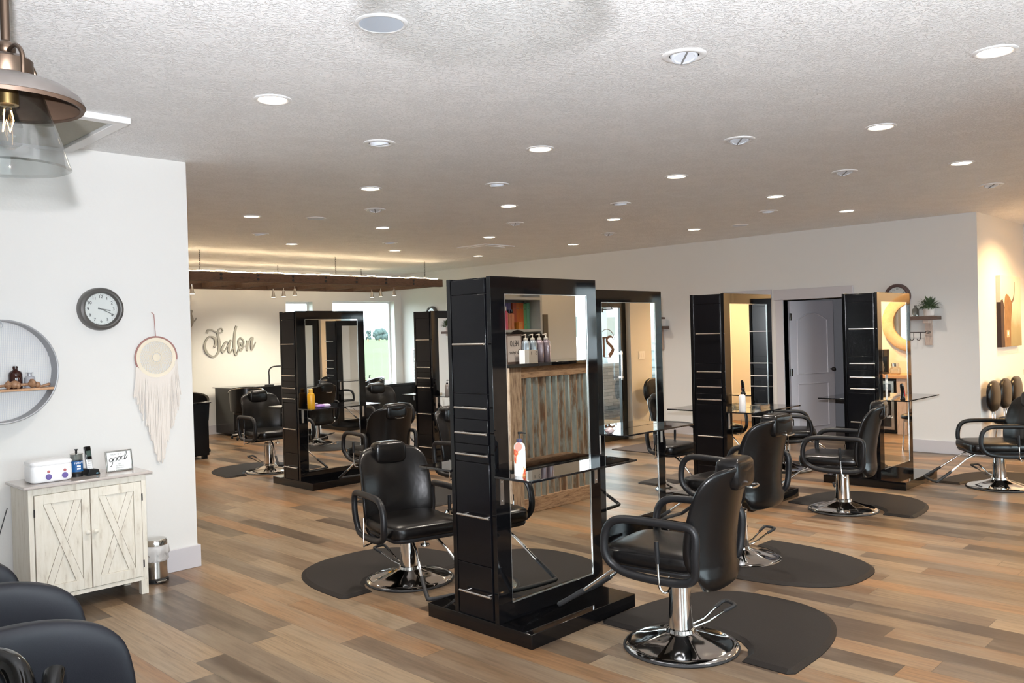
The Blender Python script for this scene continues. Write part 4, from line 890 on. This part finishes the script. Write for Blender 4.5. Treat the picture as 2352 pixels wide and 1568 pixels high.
def pump_bottle(loc, label, body, h=.17, r=.027, cap=PLAST, rz=0, group=None, name='pump_bottle', square=False, capring=None):
    t = thing(name, label, 'bottle', loc, rz, group)
    MB().lathe([(.001, 0), (r*.94, 0), (r, .005), (r, h*.82), (r*.88, h*.92), (r*.45, h), (.001, h)], 28).build('bottle_body', body, t)
    MB().lathe([(r*.48, h-.002), (r*.5, h), (r*.5, h+.016), (r*.25, h+.019), (.001, h+.02)], 20).build('collar', capring or cap, t)
    MB().tube([(0, 0, h+.018), (0, 0, h+.045)], r*.14, 8).tube([(-.005, 0, h+.047), (.012, 0, h+.048), (r*1.25, 0, h+.043)], [.007, .0055, .003], 8).build('pump', cap, t)
    return t
pump_bottle((9.83, 13.55, .66), 'clear-white pump bottle on the window counter beside the brush box', mat('clear_white_plastic', (.7, .75, .75), .2), .15, .03)
t = thing('laptop', 'open laptop-like white panel beside the window chair', 'monitor', (9.0, 12.6, .0)) if False else None
t = thing('louvered_panel', 'narrow white louvered panel on the back wall beside the window', 'shutter', (XB-.03, 13.24, .5))
MB().box((0, 0, 0), (.03, .03, .85)).box((0, .27, 0), (.03, .30, .85)).box((0, .03, 0), (.03, .27, .03)).box((0, .03, .82), (.03, .27, .85)).build('frame', WHITE, t)
mb = MB()
for k in range(26): mb.add([(0, .03, .04+k*.03), (.028, .03, .056+k*.03), (.028, .27, .056+k*.03), (0, .27, .04+k*.03), (0, .03, .045+k*.03), (.028, .03, .061+k*.03), (.028, .27, .061+k*.03), (0, .27, .045+k*.03)], [(0, 1, 2, 3), (4, 5, 6, 7), (0, 1, 5, 4), (3, 2, 6, 7), (0, 3, 7, 4), (1, 2, 6, 5)])
mb.build('slats', WHITE, t)
# ================================================================ THINGS ON THE STATION SHELVES
SZ = .858
BODYW = mat('white_floral_bottle', (.85, .84, .82), .25); tt = NT(BODYW); b_ = BODYW.node_tree.nodes['Principled BSDF']
tt.l.new(tt.ramp(tt.noise(tt.scalevec(tt.coord(), (1, 1, .6)), 26, 2).outputs[0], [(.0, (.86, .85, .83)), (.54, (.86, .85, .83)), (.58, (.75, .36, .12)), (.63, (.6, .06, .04)), (.7, (.8, .5, .3))]), b_.inputs['Base Color'])
t = pump_bottle((3.155, 3.055, SZ), 'white floral lotion pump bottle with black pump on the front station shelf', BODYW, .175, .031, rz=rad(-20), capring=mat('dark_violet_cap', (.05, .05, .09), .3))
MB().rings([[(r*cos(q)-.022, y, .155+r*sin(q)) for q in [2*pi*k/24 for k in range(24)]] for r, y in ((.001, -.0335), (.022, -.0335), (.022, -.032))]).build('neck_tag', mat('pink_orange_tag', (.7, .2, .15), .5), t)
t = pump_bottle((4.94, 7.87, SZ), 'yellow bottle on the left station shelf', mat('yellow_bottle', (.75, .38, .015), .35), .155, .032, mat('yellow_cap', (.7, .35, .02), .4)) if False else thing('spray_bottle', 'yellow bottle on the left station shelf', 'bottle', (4.94, 7.87, SZ))
MB().lathe([(.001, 0), (.038, 0), (.04, .006), (.04, .135), (.034, .155), (.018, .165), (.001, .165)], 24).build('bottle_body', mat('yellow_bottle', (.72, .36, .015), .35), t); MB().lathe([(.024, .16), (.024, .20), (.018, .205), (.001, .205)], 20).build('cap', mat('yellow_cap', (.66, .36, .03), .4), t)
LIL = mat('lilac_plastic', (.42, .25, .6), .5)
for k, (x, a, lb) in enumerate(((5.03, 10, 'lilac sachet lying next to the yellow bottle'), (5.10, -20, 'pale lilac sachet on the same shelf, farther right'))):
    o = MB().cushion((0, 0, .018), (.055, .035, .018), .8, .5, 16, 8).build('sachet', LIL if k == 0 else mat('pale_lilac', (.62, .5, .7), .5), loc=(x, 7.84, SZ), rz=rad(a)); tag(o, lb, 'sachet', 'sachets beside the yellow bottle')
FOIL = mat('pink_foil_wrapper', (.62, .5, .5), .25, .4)
mb = MB(); rnd = random.Random(2); R = []
for j in range(7):
    ph = -pi/2+pi*(j+.1)/6.2; R.append([(.045*cos(ph)*cos(q)*rnd.uniform(.75, 1.1), .035*cos(ph)*sin(q)*rnd.uniform(.75, 1.1), .022+.024*sin(ph)*rnd.uniform(.8, 1.1)) for q in [2*pi*k/12 for k in range(12)]])
tag(MB().rings(R).build('crumpled_wrapper', FOIL, loc=(4.82, 3.76, SZ), sharp=5), 'crumpled pinkish foil wrapper on the second station shelf', 'wrapper')
pump_bottle((6.72, 3.76, SZ), 'white pump bottle with black pump on the grey-door station shelf', mat('matte_white_bottle', (.72, .68, .64), .35), .15, .029)
t = thing('clear_tray', 'clear plastic tray on the grey-door station shelf', 'tray', (7.02, 3.75, SZ)); MB().box((-.09, -.05, 0), (.09, .05, .004)).box((-.09, -.05, 0), (.09, -.047, .035)).box((-.09, .047, 0), (.09, .05, .035)).box((-.09, -.05, 0), (-.087, .05, .035)).box((.087, -.05, 0), (.09, .05, .035)).build('tray', GLASSJ, t)
pump_bottle((6.84, 7.83, SZ), 'clear pump bottle on the shelf of the station half hidden behind the front one', mat('smoky_bottle', (.25, .22, .2), .1), .14, .028)
t = thing('small_device', 'small grey card reader leaning beside the clear pump bottle', 'device', (6.93, 7.80, SZ)); b0 = MB(); b0.m = Matrix.Rotation(rad(-35), 4, 'Y'); b0.box((-.02, -.03, 0), (.01, .03, .07)); b0.build('body', mat('grey_device', (.2, .2, .2), .4), t, bevel=.004)
MB().box((0, -.03, 0), (.05, .03, .02)).build('base', NICKEL, t)
t = thing('menu_card', 'tall price card with dark heading on the right station shelf', 'card', (8.452, 3.165, SZ), rad(0))
MB().box((-.028, -.003, 0), (.028, .0, .24)).build('card', mat('white_card', (.72, .70, .67), .6), t); MB().box((-.028, -.0045, .19), (.028, -.003, .24)).build('heading', INKG, t)
mb = MB()
for k in range(12): mb.box((-.02, -.0042, .02+k*.013), (random.uniform(.0, .02), -.003, .023+k*.013))
mb.build('print_lines', INKG, t)
t = thing('hair_clipper', 'black and red hair clipper standing on the right station shelf', 'hair clipper', (8.47, 3.02, SZ))
MB().tube(smooth([(0, 0, 0), (.0, 0, .05), (-.01, 0, .10), (-.03, 0, .15)], 4), [.028, .024, .02, .018, .017, .017, .017, .018, .019, .019, .018, .016, .012], 16).build('body', GLOSSP, t); MB().tube([(.0, -.02, .03), (-.012, -.019, .09)], .005, 8).build('red_switch', mat('red_plastic', (.4, .02, .02), .3), t)
# ================================================================ BACK WALL SHELVES
def wall_shelf(loc, label, L, br=(.13,), jar=True):
    # local: wall at x=0, projecting to -x; length toward +y
    t = thing('wall_shelf', label, 'wall shelf', loc)
    MB().box((-.155, 0, 0), (0, L, .045)).build('shelf_board', SHELFW, t, bevel=.003)
    for y in (.10, L-.18):
        MB().box((-.03, y, -.31), (0, y+.085, 0)).build('bracket_board', LIGHTW, t, bevel=.003)
        MB().box((-.13, y+.01, -.04), (-.03, y+.075, 0)).build('bracket_arm', LIGHTW, t, bevel=.003)
    rl = MB().tube([(-.075, .16, -.15), (-.075, L-.16, -.15)], .005, 8)
    for y in (.135, L-.135): rl.tube([(-.075+.0*q_, y+.028*cos(q), -.15+.014*sin(q)) for q_ in (0,) for q in [2*pi*k/12 for k in range(12)]], .0045, 6, True); rl.tube([(-.075, y, -.15), (-.03, y, -.15)], .004, 6)
    rail = rl.build('hook_rail', IRON, t)
    n_ = int((L-.4)/.075)
    for k in range(n_):
        y = .22+k*.078
        MB().tube(smooth([(-.075, y, -.15), (-.078, y, -.19), (-.08, y, -.225), (-.09, y+.012, -.245), (-.1, y+.03, -.24), (-.1, y+.034, -.225)], 3), .0045, 6).build('hook', IRON, rail)
    return t
wall_shelf((XB, 3.43, 1.625), 'grey-brown wall shelf with hooks, right of the right-hand station', .95)
wall_shelf((XB, 7.33, 1.60), 'wall shelf end showing right of the second station', .85)
t = thing('potted_plant', 'small bushy green plant in a white pot on the right wall shelf', 'plant', (XB-.08, 3.545, 1.67))
MB().lathe([(.001, 0), (.05, 0), (.056, .005), (.066, .085), (.062, .085), (.052, .01)], 24).build('pot', mat('blush_white_pot', (.68, .62, .58), .5), t)
mb = MB(); rnd = random.Random(9)
for k in range(230):
    a = rnd.uniform(0, 2*pi); e = rnd.uniform(.1, 1.35); L = rnd.uniform(.09, .18); d_ = Vector((cos(a)*cos(e), sin(a)*cos(e), sin(e)))
    p0 = Vector((0, 0, .09))+d_*L*.35; p1 = Vector((0, 0, .09))+d_*L*.8; p2 = Vector((0, 0, .085))+d_*L*1.0+Vector((0, 0, -.02*(1.4-e)))
    sd_ = d_.cross(Vector((0, 0, 1))).normalized()*.009
    mb.add([p0, p1+sd_, p2, p1-sd_, p1+Vector((0, 0, .002))], [(0, 1, 4), (1, 2, 4), (2, 3, 4), (3, 0, 4)])
mb.build('foliage', mat('dark_green_leaf', (.075, .115, .055), .6), t)
t = thing('glass_vase', 'clear ribbed glass bottle vase left of the potted plant', 'vase', (XB-.08, 3.70, 1.67)); MB().lathe([(.001, 0), (.036, 0), (.04, .005), (.04, .08), (.034, .095), (.013, .105), (.012, .125), (.02, .135), (.018, .135), (.011, .12), (.036, .08), (.036, .008)], 24).build('glass', GLASSJ, t)
t = thing('storage_jar', 'white lidded jar on the wall shelf right of the second station', 'jar', (XB-.08, 7.405, 1.645)); MB().lathe([(.001, 0), (.05, 0), (.055, .005), (.055, .10), (.045, .11), (.001, .11)], 24).build('jar_body', mat('jar_white', (.62, .6, .58), .3), t); MB().lathe([(.047, .11), (.05, .112), (.05, .135), (.001, .14)], 24).build('lid', SHELFW, t)
# ================================================================ ALCOVE: CANVAS AND WAITING CHAIRS
t = thing('canvas_print', 'tall canvas print of a long-horned cow on the warm alcove wall', 'picture', (11.66, YC-.002, 1.26))
cw, chh, cd_ = .93, .89, .05
CANV = mat('canvas_backdrop', (.50, .42, .30), .8, var=(3, (.30, .25, .13)))
tt = NT(CANV); b_ = CANV.node_tree.nodes['Principled BSDF']; sx_ = tt.new('ShaderNodeSeparateXYZ'); tt.l.new(tt.coord(), sx_.inputs[0])
f_ = tt.math('ADD', tt.math('MULTIPLY', sx_.outputs[2], 1.0), tt.math('MULTIPLY', tt.noise(tt.coord(), 5, 4).outputs[0], .25))
tt.l.new(tt.ramp(f_, [(.0, (.20, .17, .08)), (.35, (.28, .25, .14)), (.62, (.55, .50, .40)), (.95, (.62, .57, .50))]), b_.inputs['Base Color'])
MB().box((0, -cd_, 0), (cw, 0, chh)).build('canvas', CANV, t, bevel=.002)
COW = mat('cow_brown', (.14, .075, .03), .85, var=(14, (.24, .14, .06))); COWD = mat('cow_dark', (.035, .02, .018), .9)
mb = MB().prism(smooth([(.16, 0), (.13, .2), (.16, .42), (.17, .58), (.24, .66), (.36, .64), (.46, .58), (.50, .5), (.44, .3), (.42, .0)], 4)[:-1]+[(.42, 0)], -cd_-.001, -cd_, 'y'); mb.build('cow_body', COW, t)
MB().prism([(.0, .0), (.15, .0), (.13, .3), (.16, .5), (.08, .6), (0, .58)], -cd_-.0008, -cd_, 'y').box((-.001, -cd_, 0), (0, -.002, .56)).build('cow_shadow_side', COWD, t)
MB().ribbon([(.47, .56), (.56, .60), (.61, .70), (.63, .82)], [.02, .016, .011, .004], -cd_-.0016, -cd_).build('horn', mat('horn_brown', (.10, .06, .04), .5), t)
tgp = MB().box((.23, -cd_-.0025, .12), (.35, -cd_-.001, .21)).build('ear_tag', mat('orange_tag', (.55, .30, .16), .5), t); MB().box((.265, -cd_-.0035, .145), (.315, -cd_-.0026, .19)).build('tag_mark', WHITE, tgp)
def wait_chair(loc, label):
    t = thing('waiting_chair', label, 'chair', loc, 0, 'three waiting chairs in the alcove')
    MB().cushion((0, .16, .70), (.225, .045, .185), .8, .75, 28, 14).build('backrest', LEATHER, t)
    MB().cushion((0, -.10, .42), (.22, .23, .04), .5, .35).build('seat', LEATHER, t)
    for s in (-1, 1):
        MB().tube([(s*.05, .17, .62), (s*.05, .16, .40), (s*.05, .0, .37)], .009, 8).build('back_post', CHROME, t)
        MB().tube([(s*.19, -.29, 0), (s*.19, -.27, .37), (s*.19, .08, .37), (s*.19, .13, 0)], .011, 8).build('leg', CHROME, t)
    return t
for x, lb in ((11.13, 'round-backed waiting chair nearest the wall corner in the alcove'), (11.62, 'middle one of the three round-backed waiting chairs'), (12.11, 'rightmost of the three round-backed waiting chairs, at the picture edge')): wait_chair((x, 2.77, 0), lb)
# east wall: what the right-hand mirror shows
t = thing('round_mirror', 'big round mirror in a pale wood ring, seen in the right-hand station mirror', 'mirror', (13.0, 1.93, 1.60))
rx = lambda P, seg=64: [[(x, r*cos(q), r*sin(q)) for q in [2*pi*k/seg for k in range(seg)]] for r, x in P]
MB().rings(rx([(.28, -.01), (.28, -.04), (.31, -.05), (.42, -.05), (.44, -.035), (.44, 0)]), cap=False).build('wood_ring', wood('pale_ring_wood', [(.50, .34, .18), (.62, .45, .27)], (1, 3, 3), .5, .0005), t)
MB().rings(rx([(.001, -.015), (.285, -.015), (.285, -.005)])).build('mirror', MIRROR, t)
t = thing('coffee_counter', 'pale wood coffee counter with black cabinet frame, seen in the right mirror', 'counter', (12.5, 1.25, 0))
MB().box((-.02, -.2, .80), (.48, .75, .85)).build('worktop', PINE, t, bevel=.003); MB().box((.0, .60, 0), (.46, .73, .80)).box((.0, -.18, 0), (.46, .0, .80)).build('cabinet', LIGHTW, t)
t = thing('wine_fridge', 'under-counter wine fridge with steel door frame, seen in the right mirror', 'fridge', (12.5, 1.27, 0))
MB().box((.03, .0, .02), (.46, .56, .78)).build('body', PLAST, t); f2 = MB().box((.0, .02, .06), (.03, .06, .76)).box((0, .5, .06), (.03, .54, .76)).box((0, .06, .06), (.03, .5, .10)).box((0, .06, .72), (.03, .5, .76)).build('door_frame', STEEL, t); MB().box((.01, .06, .10), (.02, .5, .72)).build('door_glass', GLASSB, f2); MB().box((.06, .03, 0), (.4, .53, .02)).build('foot', PLAST, t)
t = thing('coffee_maker', 'black coffee maker on the pale counter, seen in the right mirror', 'coffee maker', (12.72, 1.545, .85))
MB().box((-.1, -.09, 0), (.12, .09, .03)).box((.04, -.09, .03), (.12, .09, .36)).box((-.1, -.09, .26), (.04, .09, .36)).build('body', PLAST, t, bevel=.005); MB().lathe([(.001, .035), (.06, .035), (.07, .1), (.05, .19), (.001, .19)], 20, (-.03, 0, 0)).build('carafe', GLASSJ, t)
t = thing('candy_jar', 'clear glass jar with steel lid on the pale counter, seen in the right mirror', 'jar', (12.72, 1.76, .85)); MB().lathe([(.001, 0), (.065, 0), (.075, .02), (.075, .08), (.05, .11), (.05, .115)], 24).build('glass', GLASSJ, t); MB().lathe([(.052, .115), (.052, .16), (.001, .16)], 20).build('lid', STEEL, t)
tag(MB().tube(smooth([(12.4, 1.45, .01), (12.2, 1.6, .008), (12.0, 1.5, .008), (11.8, 1.75, .008), (11.7, 1.6, .008)], 6), .006, 6).build('power_cord', IRON), 'black cord on the floor before the wine fridge, seen in the right mirror', 'cord')
# light switch on the south wall between door and window
t = thing('light_switch', 'white triple light switch beside the entrance door, seen in a mirror', 'switch', (10.36, YS_, 1.22)); MB().box((-.08, 0, -.06), (.08, .006, .06)).build('plate', WHITE, t)
for k in range(3): MB().box((-.062+k*.046, .006, -.03), (-.03+k*.046, .009, .03)).build('rocker', WHITE, t)
tag(MB().box((9.0, .75, 0), (10.1, 1.75, .012)).build('door_mat', mat('brown_grid_mat', (.07, .045, .035), .9), bevel=.004), 'brown entrance door mat, seen in the second mirror', 'door mat')
wait_chair2 = dup(bpy.data.objects['waiting_chair'], (10.40, .62, 0), rad(180), 'round-backed chair under the entrance window, seen in the second mirror', 'chairs by the entrance')
# ================================================================ RECEPTION DESK (mirrored)
DX0, DX1, DY1, DZ = 5.20, 7.2, 1.19, 1.30
t = thing('reception_desk', 'reception desk faced with rusty corrugated metal, seen in the front mirror', 'desk', (0, 0, 0))
MB().box((DX0+.02, .80, 0), (DX1, 1.15, DZ)).build('body', BARNV, t)
MB().box((DX0, DY1-.05, .0), (DX0+.15, DY1, DZ)).build('corner_post', BARNV, t, bevel=.003)
MB().box((DX0, .80, 0), (DX0+.02, DY1-.05, DZ)).build('end_boards', BARNV, t)
MB().box((DX0+.15, DY1-.045, DZ-.10), (DX1, DY1-.004, DZ)).build('top_rail', BARN, t, bevel=.003)
MB().box((DX0+.15, DY1-.045, .0), (DX1, DY1-.004, .13)).build('bottom_rail', BARN, t, bevel=.003)
mb = MB(); R = []; n_ = int((DX1-DX0-.15)/.0085)
for k in range(n_+1):
    x = DX0+.15+k*.0085; y = DY1-.028+.019*sin(2*pi*x/.088); R.append([(x, y, .13), (x, y, DZ-.10), (x, y-.004, DZ-.10), (x, y-.004, .13)])
mb.rings(R).build('corrugated_panel', CORR, t, sharp=80)
MB().box((DX0-.02, .74, DZ), (DX1+.03, DY1+.025, DZ+.03)).build('countertop', GLASSB, t, bevel=.002)
DT = DZ+.03
t = thing('tabletop_sign', 'framed HELLO Gorgeous sign on the reception counter, seen in the front mirror', 'sign', (5.46, 1.0, DT))
MB().box((-.10, -.01, 0), (.10, .01, .012)).box((-.10, -.01, .248), (.10, .01, .26)).box((-.10, -.01, .012), (-.09, .01, .248)).box((.09, -.01, .012), (.10, .01, .248)).build('frame', SHELFW, t); MB().box((-.09, -.006, .012), (.09, .006, .248)).build('print', mat('blush_print', (.55, .48, .44), .6), t)
text('lettering', 'HELLO', .078, (0, .0075, .175), (rad(90), 0, pi), INK, t, sx=.46); 
gm = MB()
gx = .062
for i, ch_ in enumerate(['g', 'o', 'r', 'g', 'e', 'o', 'u', 's']):
    x = .07-i*.0185; s = .012
    sh = {'g': [(1, 1), (.3, 1.1), (0, .5), (.5, 0), (1, .9), (.9, -1), (.2, -1.2)], 'o': [(.6, 1), (0, .6), (.3, 0), (.9, .3), (.8, .9), (.5, 1)], 'r': [(0, 0), (.2, 1), (.5, .8), (.9, 1)], 'e': [(.2, .5), (.9, .7), (.5, 1.1), (0, .5), (.5, 0), (1, .2)], 'u': [(0, 1), (.1, .1), (.7, 0), (.9, 1), (1, 0)], 's': [(.9, 1), (.2, .9), (.8, .4), (.5, 0), (0, .1)]}[ch_]
    if i == 0: sh = [(p[0]*1.5, p[1]*1.9) for p in sh]
    gm.ribbon([(x-p[0]*s, .085+p[1]*s*1.5) for p in sh], [.0016]*len(sh), .006, .0075)
gm.build('script_lettering', INK, t)
t = thing('business_card_box', 'white card box marked 3 1 before the HELLO sign, in the front mirror', 'box', (5.56, 1.09, DT)); MB().box((-.085, -.04, 0), (.085, .03, .115)).build('box', mat('white_box', (.7, .68, .65), .6), t); MB().box((-.03, .03, .0), (.085, .032, .115)).build('front_panel', mat('tan_panel', (.5, .44, .38), .6), t)
text('numerals', '3', .045, (.06, .0335, .085), (rad(90), 0, pi), INK, t); text('numerals', '1', .045, (.0, .0335, .085), (rad(90), 0, pi), INK, t)
SLV = mat('silver_blue_bottle', (.38, .45, .52), .25, .6); MAU = mat('silver_mauve_bottle', (.40, .33, .38), .25, .6); CREAM = mat('cream_pump', (.7, .65, .58), .4)
pumps = ['silver-blue pump bottle, leftmost on the reception counter', 'silver-blue pump bottle with a tag, second from left on the counter', 'mauve pump bottle, third from left on the counter', 'mauve pump bottle with a round tag, rightmost on the counter']
for i in range(4):
    t = pump_bottle((5.585+i*.092, 1.03, DT), pumps[i]+', in the front mirror', SLV if i < 2 else MAU, .205, .040, CREAM, rz=pi, group='salon pump bottles on the reception counter')
    if i % 2: MB().prism([(-.03, .12), (-.005, .18), (.02, .17), (.0, .115)], .041, .043, 'y').build('hang_tag', CREAM, t)
WIG = mat('dark_wig_hair', (.006, .004, .0035), .7, spec=.1)
for x, y, z, lb in ((5.87, .655, 1.50, 'dark-haired mannequin head behind the counter, left one, in the front mirror'), (6.15, .655, 1.47, 'dark-haired mannequin head behind the counter, right one, in the front mirror')):
    t = thing('mannequin_head', lb, 'mannequin head', (x, y, 0), 0, 'mannequin heads behind the counter')
    MB().sphere((0, 0, z), .105, 1, 1, 1.25).build('hair', WIG, t); MB().lathe([(.001, 1.22), (.1, 1.22), (.05, 1.3), (.045, 1.42)], 20).build('neck', mat('mannequin_skin', (.4, .25, .18), .5), t); MB().tube([(0, 0, .02), (0, 0, 1.25)], .02, 10).lathe([(.001, 0), (.13, 0), (.13, .02), (.02, .03)], 20).build('stand', PLAST, t)
# product shelving on the south wall
t = thing('product_shelves', 'pale grey product shelving on the reception wall, seen in the front mirror', 'shelving', (5.01, YS_, 0))
PG = mat('pale_grey_shelf', (.5, .52, .52), .5); L = 1.32
mb = MB().box((0, 0, 0), (.03, .24, 2.15)).box((L, 0, 0), (L+.03, .24, 2.15)).box((.03, 0, 0), (L, .02, 2.15))
mb.build('carcass', PG, t)
for z in (.5, .95, 1.28, 1.61, 1.93): MB().box((.03, .02, z), (L, .24, z+.025)).build('shelf_board', PG, t)
MB().box((.03, .20, 2.04), (L, .24, 2.15)).build('header', BARN, t)
def prod(kind, x, h, c, lb, r=.032, y=.16):
    t = thing(kind, lb, 'bottle' if 'bottle' in kind else 'box', (5.01+x, YS_+y, 1.635), 0, 'hair products on the reception shelf')
    m_ = mat('product_'+str(len(bpy.data.materials)), c, .35)
    if 'bottle' in kind:
        MB().lathe([(.001, 0), (r, 0), (r, h*.75), (r*.5, h*.82), (.001, h*.83)], 20).build('body', m_, t); MB().lathe([(r*.5, h*.8), (r*.5, h), (.001, h)], 16).build('cap', GLOSSP if 'spray' in kind else WHITE, t)
    else:
        MB().box((-r, -r, 0), (r, r, h)).build('carton', m_, t, bevel=.001); MB().box((-r*.4, r, h*.78), (r*.4, r+.001, h*.81)).box((-r*.5, r, h*.2), (r*.4, r+.001, h*.22)).build('print', INKG, t)
sfx = ', reflected in the front mirror'
for a in [('product_bottle', .84, .23, (.6, .12, .17), 'pink bottle, leftmost product'+sfx), ('product_bottle', .885, .23, (.62, .10, .16), 'pink bottle, second product from left'+sfx), ('spray_bottle', .925, .20, (.42, .16, .08), 'copper spray bottle, left of the pair'+sfx), ('spray_bottle', .972, .20, (.5, .18, .07), 'copper spray bottle, right of the pair'+sfx),
          ('product_carton', .955, .27, (.10, .09, .32), 'violet carton, left of the pair'+sfx), ('product_carton', 1.01, .27, (.12, .11, .36), 'violet carton, right of the pair'+sfx), ('product_carton', 1.085, .27, (.55, .10, .03), 'red-orange carton, leftmost of the orange ones'+sfx), ('product_carton', 1.135, .27, (.7, .17, .02), 'orange carton in the middle'+sfx), ('product_carton', 1.188, .27, (.72, .16, .03), 'orange carton beside the green ones'+sfx)]:
    prod(*a, r=.026, y=.08 if a[0] == 'product_carton' else .17)
prod('product_carton', 1.24, .26, (.2, .55, .25), 'green carton, left of the pair'+sfx, r=.024, y=.08)
prod('product_carton', 1.29, .27, (.25, .6, .42), 'mint carton, right of the pair'+sfx, r=.022, y=.08)
prod('small_carton', 1.07, .075, (.6, .22, .03), 'small orange carton standing before the orange ones'+sfx, r=.03, y=.17)
tag(MB().box((6.62, YS_, 1.2), (6.69, YS_+.02, 1.79)).build('wall_panel', mat('taupe_panel', (.16, .14, .11), .7), bevel=.002), 'narrow taupe board on the reception wall, seen in the front mirror', 'board')
# storage behind the open door
t = thing('storage_rack', 'low white storage rack in the room behind the open grey door', 'rack', (12.2, 4.35, 0)); MB().box((0, 0, 0), (.4, .03, .8)).box((0, .6, 0), (.4, .63, .8)).build('side_panel', WHITE, t)
for z in (.1, .4, .77): MB().box((0, .03, z), (.4, .6, z+.03)).build('shelf_board', WHITE, t)
bpy.context.view_layer.update()
